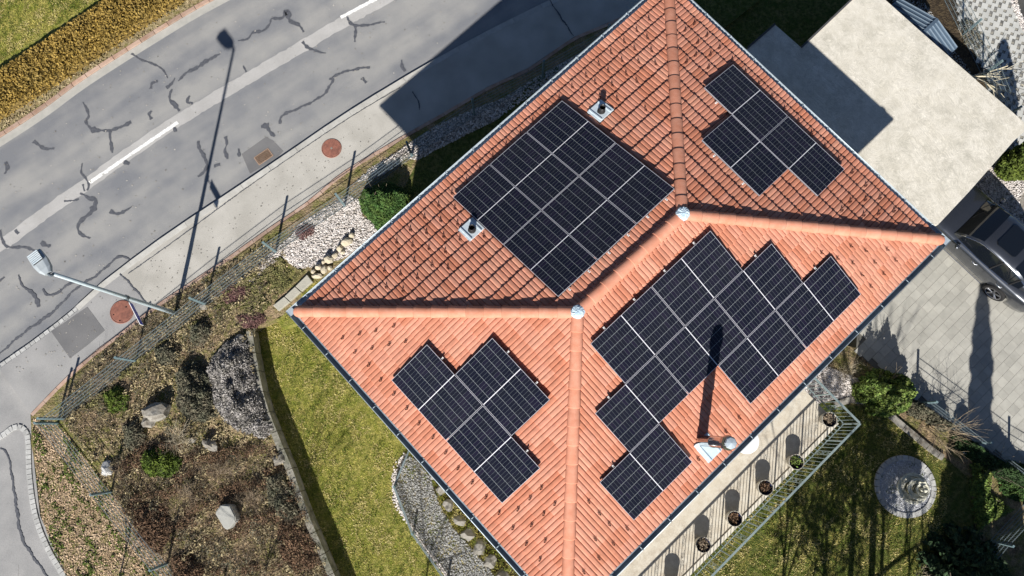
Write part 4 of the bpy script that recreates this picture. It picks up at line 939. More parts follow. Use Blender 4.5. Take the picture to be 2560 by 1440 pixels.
# ------------------------------------------------------------------ flat carport roof, shed
ZC = 2.2
cpoly = [(1868, 121), (1937, 61), (2003, 119), (2140, -8), (2260, -115), (2300, -80), (2214, 0), (2300, 77), (2400, 165), (2530, 279), (2573, 318), (2535, 352), (2480, 414), (2422, 480), (2340, 562), (2295, 560), (2000, 260)]
cpoly = [(1868, 121), (1937, 61), (2003, 119), (2130, -1), (2330, -190), (2470, -60), (2214, 0), (2300, 77), (2400, 165), (2530, 279), (2573, 318), (2535, 352), (2480, 414), (2422, 480), (2340, 562), (2200, 560), (1900, 280)]
cpoly = [(1868, 121), (1937, 61), (2003, 119), (2130, -1), (2170, -40), (2214, 0), (2300, 77), (2400, 165), (2530, 279), (2573, 318), (2535, 352), (2480, 414), (2422, 480), (2345, 562), (2200, 560), (1900, 280)]
cpt = empty('carport', G3(2250, 250, 0)); tag(cpt, 'carport with a large pale concrete flat roof beside the house', 'carport')
q = MB().prism(W2(cpoly, ZC), ZC-.2, ZC).build('roof', M_conc); child_of(q, cpt)
mb = MB()
def ledge(a, b_, w=.05, h=.06, off=0):
    A, B = G3(*a, ZC), G3(*b_, ZC); d = (B-A).normalized(); n = d.cross(ZV); mb.box((A+B)/2+n*off+ZV*(h/2-.02), ((B-A).length, w, h), ax=(d, n, ZV))
ledge((1868, 121), (1937, 61)); ledge((2003, 119), (2168, -38))
q = mb.build('roof_edge', mat('roof_edge', (.07, .07, .075), .7)); child_of(q, cpt)
mb = MB()
for px, py in ((2540, 335), (2290, 160), (2205, 25)):
    c = G3(px, py, ZC); d = (Vector((CX, CY, 0))-c); d.z = 0; d.normalize(); c = c+d*.45; mb.box((c.x, c.y, (ZC-.2)/2), (.2, .2, ZC-.2), TH)
q = mb.build('column', M_wall); child_of(q, cpt)
# garden shed with a seamed metal gable roof
s0 = G3(2331, 60, 1.9); sh = empty('garden_shed', (s0.x, s0.y, 0), TH); tag(sh, 'small shed with a blue-grey seamed metal gable roof tucked against the carport', 'shed')
Ln, Ls2, wd = 1.25, 1.0, .62
MB().box((-wd*.5+.02, (Ln-Ls2)/2, .75), (wd*1.4, Ln+Ls2-.2, 1.5)).build('wall', mat('shed_wall', (.12, .16, .2), .6), sh)
M_shed = mat('shed_metal', (.08, .12, .17), .5, (.11, .155, .21), 4, metal=.3); M_shed2 = mat('seam', (.26, .33, .4), .4, metal=.3)
xe = [-wd*1.25, .22]
for sgn, L in ((1, Ln), (-1, Ls2)):
    y1 = sgn*L; z1 = 1.9-L*.3; mb = MB()
    mb.add([(xe[0], 0, 1.9), (xe[1], 0, 1.9), (xe[1], y1, z1), (xe[0], y1, z1), (xe[0], 0, 1.86), (xe[1], 0, 1.86), (xe[1], y1, z1-.04), (xe[0], y1, z1-.04)], [(0, 1, 2, 3), (7, 6, 5, 4), (0, 4, 5, 1), (3, 2, 6, 7), (1, 5, 6, 2), (0, 3, 7, 4)])
    rf = mb.build('roof', M_shed, sh); mb = MB(); x = xe[1]-.015
    while x > xe[0]:
        d = Vector((0, y1, z1-1.9)); mb.box(Vector((x, 0, 1.9))+d*.5+ZV*.018, (.018, d.length*.96, .03), ax=(Vector((1, 0, 0)), d.normalized(), Vector((1, 0, 0)).cross(d.normalized()))); x -= .125
    mb.build('seam', M_shed2, rf)
mb = MB(); mb.box(((xe[0]+xe[1])/2, 0, 1.915), (xe[1]-xe[0], .09, .03)); mb.build('ridge_cap', M_shed, sh)

# ------------------------------------------------------------------ east and north grounds
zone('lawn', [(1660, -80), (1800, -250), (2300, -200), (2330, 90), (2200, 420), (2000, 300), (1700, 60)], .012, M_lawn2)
zone('driveway', [(2150, 330), (2500, 300), (2520, 470), (2560, 560), (2900, 900), (2900, 1240), (2620, 1215), (2520, 1165), (2400, 1085), (2290, 1010), (2140, 880), (2150, 720), (2330, 560)], .0, mat('driveway_joint', (.13, .125, .11), .95))
zone('garden_soil', [(1990, 830), (2140, 870), (2290, 1000), (2400, 1075), (2520, 1160), (2640, 1220), (2900, 1240), (2900, 1900), (2200, 1900), (1800, 1800), (1900, 1100)], -.012, M_soil)
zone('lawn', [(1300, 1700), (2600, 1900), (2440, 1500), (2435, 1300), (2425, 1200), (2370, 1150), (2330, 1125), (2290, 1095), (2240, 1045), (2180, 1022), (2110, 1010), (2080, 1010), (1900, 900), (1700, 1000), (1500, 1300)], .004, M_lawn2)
gr_w = [(1990, 940), (2050, 905), (2090, 925), (2150, 950), (2165, 985), (2150, 1000), (2085, 998), (2040, 1010), (1990, 1000)]
zone('gravel_bed', gr_w, .006, M_gsoil, z0=-.2)
tag(pebbles('white_gravel', W2(gr_w, .01), .006, 2600, .03, M_pebw), 'white pebble gravel beyond the end of the terrace railing', 'gravel', kind='stuff')
# paving slabs on the driveway laid in courses along the house
def courses(name, px_poly, z, cw, lmin, lmax, m, ang, gap=.006):
    poly = W2(px_poly, z); a = np.array(poly); ca, sa = math.cos(ang), math.sin(ang); rot = np.column_stack([a[:, 0]*ca+a[:, 1]*sa, -a[:, 0]*sa+a[:, 1]*ca])
    lo, hi = rot.min(0), rot.max(0); V = []; Fs = []; v = lo[1]
    while v < hi[1]:
        u = lo[0]-R.uniform(0, lmax)
        while u < hi[0]:
            l = R.uniform(lmin, lmax); c = np.array([[(u+l/2)*ca-(v+cw/2)*sa, (u+l/2)*sa+(v+cw/2)*ca]])
            if inpoly(c, poly)[0]:
                k = len(V); g = gap/2; zz = z+R.uniform(-.0015, .0015)
                for (x, y) in ((u+g, v+g), (u+l-g, v+g), (u+l-g, v+cw-g), (u+g, v+cw-g)): V.append((x*ca-y*sa, x*sa+y*ca, zz))
                for i in range(4): V.append((V[k+i][0], V[k+i][1], z-.03))
                Fs += [(k, k+1, k+2, k+3)]+[(k+i, k+4+i, k+4+(i+1) % 4, k+(i+1) % 4) for i in range(4)]
            u += l
        v += cw
    q = MB().add(V, Fs).build(name, m); q['kind'] = 'structure'; return q
M_slab = mat('paving_slab', (.34, .332, .3), .9, (.41, .4, .36), 2.5, bump=.002, island=.1)
courses('driveway_paving', [(2150, 330), (2500, 300), (2520, 470), (2600, 560), (2900, 900), (2900, 1225), (2640, 1205), (2525, 1155), (2405, 1075), (2296, 1000), (2150, 880), (2150, 720), (2330, 560)], .018, .245, .22, .42, M_slab, TH)
# pinwheel paving: large pale slabs with small dark squares
A_, B_ = .2, .1
def pinwheel(px_poly, z, ang, c0):
    poly = W2(px_poly, z); ca, sa = math.cos(ang), math.sin(ang); a = np.array(poly); ctr = a.mean(0); mb = MB(); rad = np.abs(a-ctr).max()+1; n = int(rad/.2236)+3
    for i in range(-n, n):
        for j in range(-n, n):
            x = i*A_-j*B_; y = i*B_+j*A_
            for (cx, cy, s, mi) in ((x, y, B_, 1), (x+(A_+B_)/2, y+(A_-B_)/2, A_, 0)):
                wx = ctr[0]+cx*ca+cy*sa; wy = ctr[1]+cx*sa-cy*ca
                if inpoly(np.array([[wx, wy]]), poly)[0]: mb.box((wx, wy, z-.02+R.uniform(-.001, .001)), (s-.004, s-.004, .04), ang, mi)
    q = mb.build('pinwheel_paving', [mat('pale_slab2', (.43, .435, .415), .85, (.5, .5, .475), 3, island=.08), mat('dark_square', (.11, .11, .11), .9, (.19, .185, .17), 20, island=.2)]); q['kind'] = 'structure'
ppx = [(2375, -60), (2385, 0), (2400, 60), (2425, 120), (2470, 200), (2480, 260), (2480, 330), (2540, 385), (2640, 400), (2640, 150), (2590, 110), (2560, 60), (2520, -20), (2500, -80)]
zone('paving_bed', ppx, .006, mat('paving_joint', (.26, .25, .22), .95))
pinwheel(ppx, .03, TH+math.atan2(B_, A_)-math.pi/2, None)
zone('side_street', [(2560, -40), (2900, -200), (2900, 300), (2640, 200), (2580, 70)], .0, M_road)
pb = smooth([(2524, -40), (2535, 10), (2550, 50), (2570, 85), (2600, 120)], 4)
q = pebbles('pebble_edge', [tuple(x) for x in W2([(x-6, y) for x, y in pb]+[(x+9, y-2) for x, y in pb[::-1]], .02)], .02, 500, .025, M_pebw); tag(q, 'thin line of pebbles edging the checkered paving', 'gravel', kind='stuff')
gr_c = [(2462, 430), (2500, 445), (2560, 480), (2640, 560), (2640, 620), (2600, 610), (2540, 560), (2480, 500), (2440, 460)]
zone('garden_soil', [(2420, 400), (2480, 395), (2640, 400), (2900, 500), (2900, 800), (2640, 640), (2560, 570), (2490, 515), (2420, 470)], .03, M_gsoil)
tag(pebbles('white_gravel', W2([(2440, 410), (2480, 395), (2640, 420), (2640, 520), (2560, 485), (2545, 500), (2560, 530), (2640, 600), (2600, 620), (2545, 565), (2490, 520), (2430, 470)], .03), .035, 3600, .024, M_pebw), 'white pebbles in the shade and sun beside the dark car', 'gravel', kind='stuff')
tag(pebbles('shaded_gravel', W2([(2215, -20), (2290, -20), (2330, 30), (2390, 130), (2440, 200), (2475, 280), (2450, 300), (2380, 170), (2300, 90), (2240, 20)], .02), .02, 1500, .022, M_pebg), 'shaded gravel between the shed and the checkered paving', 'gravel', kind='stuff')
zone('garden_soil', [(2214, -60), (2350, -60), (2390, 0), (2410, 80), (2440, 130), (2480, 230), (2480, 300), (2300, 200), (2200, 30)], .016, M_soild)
# edging stones of the garden path
es = smooth([(2088, 1012), (2110, 1001), (2150, 1000), (2185, 1010), (2215, 1028), (2240, 1050), (2270, 1075), (2300, 1100), (2330, 1125), (2360, 1145)], 6)
ed_ = dense(W2(es, .08), .05); q = row_blocks(ed_, .42, -.09, .09, -.1, .08, .015, .25).build('stone_edging', M_rock); tag(q, 'curved edging of flat grey stones between the lawn and the gravel', 'stone edging')

# ------------------------------------------------------------------ terrace with railing
ZT = 2.0
tr = empty('terrace', G3(1900, 1200, 0)); tag(tr, 'raised concrete terrace along the south-east wall with a scrolled metal railing', 'terrace')
tq = W2([(2092, 1063), (1883, 1278)], ZT); o1 = Vector((*tq[0], 0)); o2 = Vector((*tq[1], 0)); dT = EX.copy()
yo = ((o1-K(0, 0, 0)).dot(NYV)+(o2-K(0, 0, 0)).dot(NYV))/2      # outer edge in house frame (negative)
x1 = (Vector((*G(2098, 1062, ZT), 0))-K(0, 0, 0)).dot(EX); x0 = -LH+.4
mb = MB(); wi = -WH+WI
pl = [K(x0, wi, 0), K(x0, yo, 0), K(x1, yo, 0)]; ce = G(2012, 977, ZT); xe_ = (Vector((*ce, 0))-K(0, 0, 0)).dot(EX)
pl += [K(xe_, wi, 0)]; mb.prism([tuple(p[:2]) for p in pl], ZT-.22, ZT); q = mb.build('slab', M_terr); child_of(q, tr)
mb = MB(); mb.box(K((x0+x1)/2, yo+.055, ZT+.018), (x1-x0, .1, .035), ax=(EX, NYV, ZV)); q = mb.build('kerb_lip', mat('lip', (.62, .58, .5), .85)); child_of(q, tr)
mb = MB()
for xx in np.linspace(x0+.3, x1-.4, 5): mb.box(K(xx, yo+.35, ZT/2-.12), (.25, .25, ZT-.2), TH)
q = mb.build('column', M_wall); child_of(q, tr)
hrp = G(2151.7, 1059.9, ZT+1.02); hv = Vector((*hrp, 0))-K(0, 0, 0); hx, hy = hv.dot(EX), hv.dot(NYV)
hy = ((Vector((*G(1935, 1278.6, ZT+1.02), 0))-K(0, 0, 0)).dot(NYV)+hy)/2
mb = MB(); zt = ZT+1.02
mb.box(K((x0+hx)/2, hy, zt), (hx-x0, .05, .022), ax=(EX, NYV, ZV)); mb.box(K(hx, (wi+hy)/2-.0, zt), (.05, wi-hy-.05, .0221), ax=(EX, NYV, ZV))
mb.box(K((x0+hx)/2, hy, ZT+.08), (hx-x0, .022, .012), ax=(EX, NYV, ZV)); mb.box(K(hx, (wi+hy)/2, ZT+.08), (.022, wi-hy, .0121), ax=(EX, NYV, ZV))
rl = mb.build('railing', M_rail); child_of(rl, tr)
def sub(o): o.parent = rl; o.matrix_parent_inverse = Matrix.Identity(4)
rl.matrix_parent_inverse = Matrix.Translation(-Vector(tr.location))
def baluster(x, y, post, inward):
    mb = MB(); r = .0055 if not post else .014
    p = K(x, y, 0); mb.box(p+ZV*(ZT+.5), (2*r, 2*r, 1.02), ax=(EX, NYV, ZV))
    iv = inward; n = 9        # curl at the foot
    pts = [p+iv*(.032*(1-math.cos(a)))+ZV*(ZT-.01-.034*math.sin(a)) for a in np.linspace(0, 2*math.pi*.86, n)]
    mb.tube(pts, .007, 5); q = mb.build('baluster', M_rail); sub(q)
k = 0; x = hx-.125
while x > x0+.1 and k < 76:
    baluster(x, hy, k % 8 == 4, NYV); k += 1; x -= .125
y = hy+.125; j = 0
while y < wi-.1: baluster(hx, y, j % 8 == 7, -EX); y += .125; j += 1
mb0 = MB(); mb0.box(K(hx, hy, ZT+.5), (.03, .03, 1.02), ax=(EX, NYV, ZV)); q = mb0.build('corner_post', M_rail); sub(q)
def scroll(x, y, dirv):
    mb = MB(); c = K(x, y, ZT+.52)
    def pt(a, b_): return c+dirv*a+ZV*b_
    for s in (1, -1):
        mb.tube([pt(0, s*.4), pt(.035, s*.32), pt(0, s*.22), pt(-.035, s*.3), pt(0, s*.4)], .005, 4)
        for t_ in (1, -1): mb.tube([pt(0, s*.02)]+[pt(t_*(.045-.028*math.cos(a)*(1-a/9)), s*(.09+.045*math.sin(a)*(1-a/9))) for a in np.linspace(-1.2, 5, 12)], .005, 4)
    q = mb.build('scroll', M_rail); sub(q)
for i in range(9): scroll(hx-.125*(9+8*i)+.06, hy, EX)
scroll(hx, hy+.56, NYV)
# pots
def pot(px, py, lab, kind):
    c = G3(px, py, ZT+.34); t_ = empty('flower_pot', (c.x, c.y, ZT)); tag(t_, lab, 'flower pot', 'flower pots standing in a row on the terrace')
    MB().lathe([(.0, .003), (.13, .003), (.15, .02), (.178, .2), (.185, .33), (.197, .335), (.197, .352), (.183, .352), (.18, .33), (.175, .24)], n=36).build('body', M_pot, t_, True)
    MB().lathe([(.1752, .33), (.17, .23), (.0, .225)], n=36).build('lining', M_potin, t_, True)
    a = R.uniform(0, 6); MB().lathe([(.165, .226), (.12, .25), (0, .262)], n=20, wob=lambda q: .9+.06*math.sin(3*q+a)).build('soil', M_psoil, t_)
    n = 150; P = NR.normal(0, .07, (n, 3)); P[:, 2] = .28+NR.uniform(0, .09, n); P[:, 1] += .05; k = np.hypot(P[:, 0], P[:, 1]) < .17; P = P[k]
    V, Fs = leaves(P, .035); npmesh('plant', V, Fs, {0: M_rust, 1: M_bright, 2: M_twig}[kind], t_)
    mb = MB()
    for i in range(7): branch(mb, (R.gauss(0, .05), R.gauss(0, .05), .24), (R.gauss(0, .6), R.gauss(0, .6), .6), .2, .004, 1, .7, 2, 3)
    mb.build('stem', M_twigl if kind == 2 else M_twig, t_)
for a in [(2073.9, 1049, 'pot of dead reddish stalks at the railing corner, first of the row', 2), (1991.3, 1154.8, 'pot with a fresh green leafy plant, second from the railing corner', 1), (1914, 1219.3, 'pot of brown withered plants, third from the railing corner', 0),
          (1837, 1296.9, 'pot with a glinting dark inside, fourth from the railing corner', 0), (1758.8, 1362.4, 'pot with arching pale stems, fifth from the railing corner', 2), (1683, 1462, 'pot farthest from the railing corner, cut by the picture edge', 0)]: pot(*a)
c = G3(1866, 1102, ZT+.72); t_ = empty('round_table', (c.x, c.y, ZT)); tag(t_, 'round white table half hidden under the gutter beside the chimney', 'table')
MB().lathe([(0, .69), (.31, .69), (.325, .705), (.325, .715), (.315, .722), (0, .722)], n=48).build('tabletop', M_white, t_)
mb = MB(); mb.lathe([(.03, .02), (.03, .69)], n=14); mb.lathe([(.2, 0), (.2, .02), (.03, .04)], n=24); mb.build('leg', M_alu, t_)

# ------------------------------------------------------------------ parked car
wl = G3(2480, 735, .33); fwd = NYV.copy(); lef = -EX
croot = wl+fwd*1.42-lef*.93; croot.z = .02
M_car = mat('car_paint', (.1, .108, .125), .25, metal=.8, spec=.6); M_car.node_tree.nodes['Principled BSDF'].inputs['Coat Weight'].default_value = .8
M_glass = mat('car_glass', (.006, .008, .012), .04, spec=.8); M_chrome = mat('chrome', (.8, .8, .82), .15, metal=1.)
M_tyre = mat('tyre', (.015, .015, .016), .85); M_rim = mat('alloy', (.5, .5, .52), .25, metal=.9); M_red = mat('tail_lamp', (.25, .005, .01), .2)
car = empty('parked_car', croot, math.atan2(fwd.y, fwd.x)); tag(car, 'dark blue-black saloon car with a sunroof, parked half under the carport roof', 'car')
tab = [(2.43, .55, .34, .56, .60), (2.36, .76, .27, .66, .70), (2.15, .86, .22, .76, .80), (1.4, .905, .2, .87, .93), (.95, .915, .2, .92, .99), (0, .92, .2, .955, 1.0), (-1., .92, .2, .97, 1.02), (-1.7, .905, .2, .98, 1.06), (-2.1, .87, .22, .97, 1.06), (-2.34, .80, .27, .9, 1.0), (-2.42, .68, .34, .78, .86)]
tx = np.array([q[0] for q in tab])[::-1]; tb = np.array(tab)[::-1]
def prof(x): return [float(np.interp(x, tx, tb[:, i])) for i in range(1, 5)]
xs = list(np.arange(-2.42, 2.431, .05))+[2.43]; V = []; nP = 0
for x in xs:
    w, zb, zs2, zc = prof(x); zl = zb
    for xw in (-1.42, 1.42):
        if abs(x-xw) < .385: zl = max(zl, .33+math.sqrt(.385**2-(x-xw)**2))
    half = [(w*.6, zb+.02), (w*.90, max(zb, min(zl, .7))), (w*.955, max(zb+.03, zl)), (w, max(.5, zl+.03)), (w*.995, max(zs2-.22, zl+.06)), (w*.965, zs2-.07), (w*.90, zs2-.01), (w*.72, zs2+(zc-zs2)*.5), (w*.35, zc-.005), (0, zc)]
    full = [(y, z) for y, z in half]+[(-y, z) for y, z in half[-2::-1]]; nP = len(full)
    V += [(x, y, z) for y, z in full]
Fs = [(i*nP+k, i*nP+k+1, (i+1)*nP+k+1, (i+1)*nP+k) for i in range(len(xs)-1) for k in range(nP-1)]
Fs += [tuple(range(nP)), tuple((len(xs)-1)*nP+k for k in range(nP-1, -1, -1))]
body = MB().add(V, Fs).build('body', M_car, car, True)
def gh(x):   # greenhouse: half width at belt, half width at roof, roof z
    zr = float(np.interp(x, [-1.98, -1.75, -1.35, -.9, -.4, -.05, .12, .42, .68], [1.05, 1.16, 1.335, 1.415, 1.44, 1.42, 1.36, 1.2, .985]))
    wb = float(np.interp(x, [-1.98, -1.3, -.3, .68], [.62, .78, .815, .77])); wr = float(np.interp(x, [-1.98, -1.2, -.4, .1, .68], [.56, .56, .585, .6, .7]))
    return wb, wr, zr, prof(x)[2]-.015
gx = [-1.98, -1.9, -1.8, -1.62, -1.5, -1.35, -1.2, -1.05, -.9, -.72, -.55, -.4, -.25, -.1, .04, .15, .26, .38, .5, .6, .68]
rows = []
for x in gx:
    wb, wr, zr, zb = gh(x); zr = max(zr, zb+.005); r_ = [(wb, zb), (wb*.5+wr*.5+.012, zb+(zr-zb)*.5), (wr+.03, zb+(zr-zb)*.86), (wr-.03, zr-.012), (wr*.5, zr+.012), (0, zr+.018)]
    rows.append([(x, y, z) for y, z in r_]+[(x, -y, z) for y, z in r_[-2::-1]])
n = len(rows[0])
def shell(sel, m, nm, inset=0., parent=car):
    mb = MB(); fs = [(i*n+k, i*n+k+1, (i+1)*n+k+1, (i+1)*n+k) for i in range(len(gx)-1) for k in range(n-1) if sel(i, k)]
    mb.add([v for r_ in rows for v in r_], fs); o = mb.build(nm, m, parent, True)
    bm = bmesh.new(); bm.from_mesh(o.data); bmesh.ops.delete(bm, geom=[v for v in bm.verts if not v.link_faces], context='VERTS'); bm.to_mesh(o.data); bm.free(); return o
side = lambda k: k in (0, 1, 8, 9); topk = lambda k: not side(k)
fx_, rx_ = 14, 6
win = lambda i, k: side(k) and 3 <= i <= 17
shell(lambda i, k: not win(i, k) and not (k in (3, 4, 5, 6) and (i >= 14 or i <= 6)), M_car, 'cabin')
shell(lambda i, k: win(i, k) and k < 5, M_glass, 'side_window'); shell(lambda i, k: win(i, k) and k > 5, M_glass, 'side_window')
shell(lambda i, k: k in (3, 4, 5, 6) and i >= 14, M_glass, 'windscreen'); shell(lambda i, k: k in (3, 4, 5, 6) and i <= 6, M_glass, 'rear_window')
mb = MB()
for sg_ in (1, -1):
    mb.tube([(x, sg_*(gh(x)[0]+.012), gh(x)[3]+.005) for x in np.linspace(-1.6, .5, 14)], .011, 5)
    mb.tube([(x, sg_*(gh(x)[1]+.04), gh(x)[3]+(max(gh(x)[2], gh(x)[3])-gh(x)[3])*.86) for x in np.linspace(-1.66, .55, 20)], .011, 5)
    mb.tube([(x, sg_*(.925), .28) for x in np.linspace(-.98, .98, 6)], .012, 5)
mb.build('window_trim', M_chrome, car)
mb = MB(); sr = [(-.82, .32), (-.74, .39), (-.26, .41), (-.19, .35), (-.19, -.35), (-.26, -.41), (-.74, -.39), (-.82, -.32)]
mb.prism([(x, y) for x, y in sr], 1.445, 1.472); mb.build('sunroof', M_glass, car)
mb = MB()
for x in (-.68, -1.36): 
    for sg_ in (1, -1): 
        w_ = gh(x); mb = MB(); mb.tube([(x, sg_*(w_[0]+.006), w_[3]), (x-.06, sg_*(w_[1]+.04), w_[3]+(w_[2]-w_[3])*.86)], .022, 6); mb.build('door_pillar', M_tyre, car)
for sg_ in (1, -1):
    mb = MB(); stone(mb, (.38, sg_*.99, .985), (.07, .1, .065), 3, 1., .15*sg_, 2, 0.); mb.tube([(.36, sg_*.85, .95), (.37, sg_*.93, .96)], .02, 6); mb.build('mirror', M_car, car, True)
    for x in (-.3, -1.22): mb = MB(); mb.tube([(x+.1, sg_*.915, .84), (x+.06, sg_*.945, .845), (x-.06, sg_*.945, .845), (x-.1, sg_*.915, .84)], .014, 6); mb.build('door_handle', M_chrome, car, True)
    mb = MB()
    mb.box((-2.25, sg_*.78, .83), (.26, .1, .13)); mb.build('tail_lamp', M_red, car)
    mb = MB(); mb.box((2.27, sg_*.68, .63), (.22, .22, .1)); mb.build('headlight', M_chrome, car)
mb = MB()
for x in (.62, -.66, -1.36): 
    for sg_ in (1, -1): mb.tube([(x, sg_*(prof(x)[0]*.99+.002), z) for z in (.3, .5, .7, .86)], .003, 4)
mb.build('door_gap', M_dark0, car)
mb = MB(); 
for s in (-.35, .05): mb.tube([(.66, s, 1.02), (.54, s-.38, 1.11)], .008, 4)
mb.build('wiper', M_tyre, car)
for xw in (-1.42, 1.42):
    for sg_ in (1, -1):
        wh = empty('wheel'); wh.parent = car; wh.location = (xw, sg_*.83, .325); wh.rotation_euler = (math.radians(-90*sg_), 0, 0)
        MB().lathe([(.2, -.1), (.29, -.12), (.325, -.1), (.33, 0), (.325, .07), (.29, .088), (.235, .082)], n=40).build('tyre', M_tyre, wh, True)
        mb = MB(); mb.lathe([(.235, .082), (.225, .07), (.215, .0), (.0, -.02)], n=40, mi=1)
        mb.lathe([(.238, .07), (.238, .088), (.222, .09), (.215, .07)], n=40)
        for k in range(5):
            a = k*2*math.pi/5
            for da in (-.13, .13): mb.tube([(.03*math.cos(a), .03*math.sin(a), .06), (.22*math.cos(a+da), .22*math.sin(a+da), .075)], [.022, .014], 6)
        mb.lathe([(.05, .06), (.045, .085), (0, .088)], n=20); mb.build('rim', [M_rim, M_tyre], wh)

# ------------------------------------------------------------------ fountain
f0 = G(2283, 1221, .45); fr_ = G3(2262, 1216, .02)
zz = []; n = 60; ptsd = [(fr_.x+.74*math.cos(2*math.pi*k/n), fr_.y+.74*math.sin(2*math.pi*k/n)) for k in range(n)]
q = MB().prism(ptsd, -.2, .03).build('gravel_bed', mat('fine_gravel', (.4, .4, .42), .9, (.6, .6, .62), 60, bump=.01, bscale=50)); q['kind'] = 'structure'
tag(pebbles('white_gravel', ptsd, .03, 5200, .014, mat('fine_pebble', (.56, .57, .6), .8, island=.35)), 'round bed of fine white gravel around the stone fountain', 'gravel', kind='stuff')
ring = [(fr_.x+.8*math.cos(a), fr_.y+.8*math.sin(a)) for a in np.linspace(0, 2*math.pi, 90)]
q = row_blocks(ring, .18, -.07, .07, -.1, .07, .014, .1).build('stone_edging', M_cob); tag(q, 'ring of small stones round the circular gravel bed of the fountain', 'stone edging')
ft = empty('fountain', (f0[0], f0[1], .03)); tag(ft, 'three-tiered weathered stone fountain standing in a round gravel bed', 'fountain')
fl_ = lambda k, a: (lambda q: 1+a*math.cos(k*q))
MB().lathe([(.26, 0), (.26, .06), (.16, .1), (.09, .16), (.1, .3), (.14, .34)], n=40, wob=fl_(8, .02)).build('pedestal', M_plaster, ft, True)
M_basin = mat('dark_basin', (.13, .125, .07), .8, (.22, .21, .14), 12)  # bowl insides coloured darker than the rims
def bowl(r, z, d, nm):
    MB().lathe([(r*.3, z-d), (r*.7, z-d*.55), (r*.98, z-.02), (r*1.02, z), (r*.97, z+.014), (r*.82, z-.01), (r*.78, z-.03)], n=104, wob=fl_(26, .018)).lathe([(r*.785, z-.028), (r*.7, z-d*.8), (r*.25, z-d*.9), (0, z-d*.9)], n=60, mi=1).build(nm, [M_plaster, M_basin], ft)
bowl(.42, .44, .17, 'lower_bowl'); bowl(.29, .7, .13, 'middle_bowl'); bowl(.18, .93, .1, 'upper_bowl')
MB().lathe([(.09, .36), (.06, .45), (.07, .58), (.1, .62)], n=24).build('stem', M_plaster, ft, True)
MB().lathe([(.06, .64), (.045, .72), (.05, .84), (.07, .87)], n=24).build('stem', M_plaster, ft, True)
MB().lathe([(.05, .88), (.035, .95), (.06, 1.0), (.065, 1.05), (.04, 1.1), (.015, 1.14), (0, 1.15)], n=24).build('finial', M_plaster, ft, True)
gl = G3(2412, 1127, .2); t_ = empty('garden_lamp', (gl.x, gl.y, 0)); tag(t_, 'small white globe garden lamp in the dark corner beyond the fountain', 'garden lamp')
mb = MB(); stone(mb, (0, 0, .24), (.085, .085, .085), 1, 1, 0, 3, 0); mb.build('globe', mat('opal', (.35, .38, .45), .3), t_, True); MB().lathe([(.03, -.02), (.025, .17)], n=12).build('stem', M_black, t_, True)

# ------------------------------------------------------------------ grass, leaf litter, twigs
lw = wallpx+[(900, 1600), (1500, 1600), (1300, 1440), (1030, 1140), (760, 790), (718, 780), (700, 785), (650, 815)]
lw = [(x+ (14 if i < len(wallpx) else 0), y) for i, (x, y) in enumerate(lw)]
ggw = W2(gg, -.33)
tag(blades('grass', W2(lw, -.35), -.35, 70000, .035, M_grass, lean=.9, w=.006), 'sunlit mossy lawn between the retaining wall and the house', 'grass', kind='stuff')
tag(blades('grass', W2([(1500, 1560), (2100, 1560), (2340, 1440), (2380, 1180), (2300, 1110), (2240, 1055), (2180, 1030), (2090, 1020), (1900, 1200)], .0), .0, 70000, .035, M_grassd, lean=.9, w=.006), 'patchy lawn with bare spots around the fountain', 'grass', kind='stuff')
tag(blades('grass', W2([(-60, 180), (0, 155), (240, 0), (300, -60), (-60, -60)], .02), .014, 22000, .035, M_grass, lean=.9, w=.007), 'bright lawn in the top left corner behind the hedge', 'grass', kind='stuff')
tag(blades('grass', W2([(748, 760), (755, 735), (778, 712), (812, 695), (840, 680), (760, 790), (705, 800)], .13), .126, 2500, .04, M_grass, lean=.8), 'narrow strip of grass between the concrete blocks and the gutter', 'grass', kind='stuff')
leafbank = [(80, 1045), (150, 1062), (210, 1140), (280, 1235), (350, 1320), (420, 1410), (470, 1500), (200, 1500), (132, 1370), (104, 1290), (92, 1190)]
def litter(nm, poly, z, n, s, m, lab, up=2.5, hz=.03):
    P = scatter(W2(poly, z), n); V, Fs = leaves(np.column_stack([P, z+NR.uniform(.005, hz, len(P))]), s, up, 1.25, 4, .5)
    return tag(npmesh(nm, V, Fs, m), lab, 'leaf litter', kind='stuff')
litter('leaf_litter', leafbank, .12, 12000, .031, M_litter, 'thick carpet of pale dry leaves between the cobbled curve and the wire fence')
bed = [(150, 1040), (235, 890), (390, 772), (545, 668), (700, 600), (720, 660), (700, 760), (640, 815), (640, 1000), (720, 1180), (840, 1460), (460, 1480), (280, 1230)]
litter('leaf_litter', bed, .12, 7000, .028, M_litter, 'scattered dry leaves over the brown shrub bed')
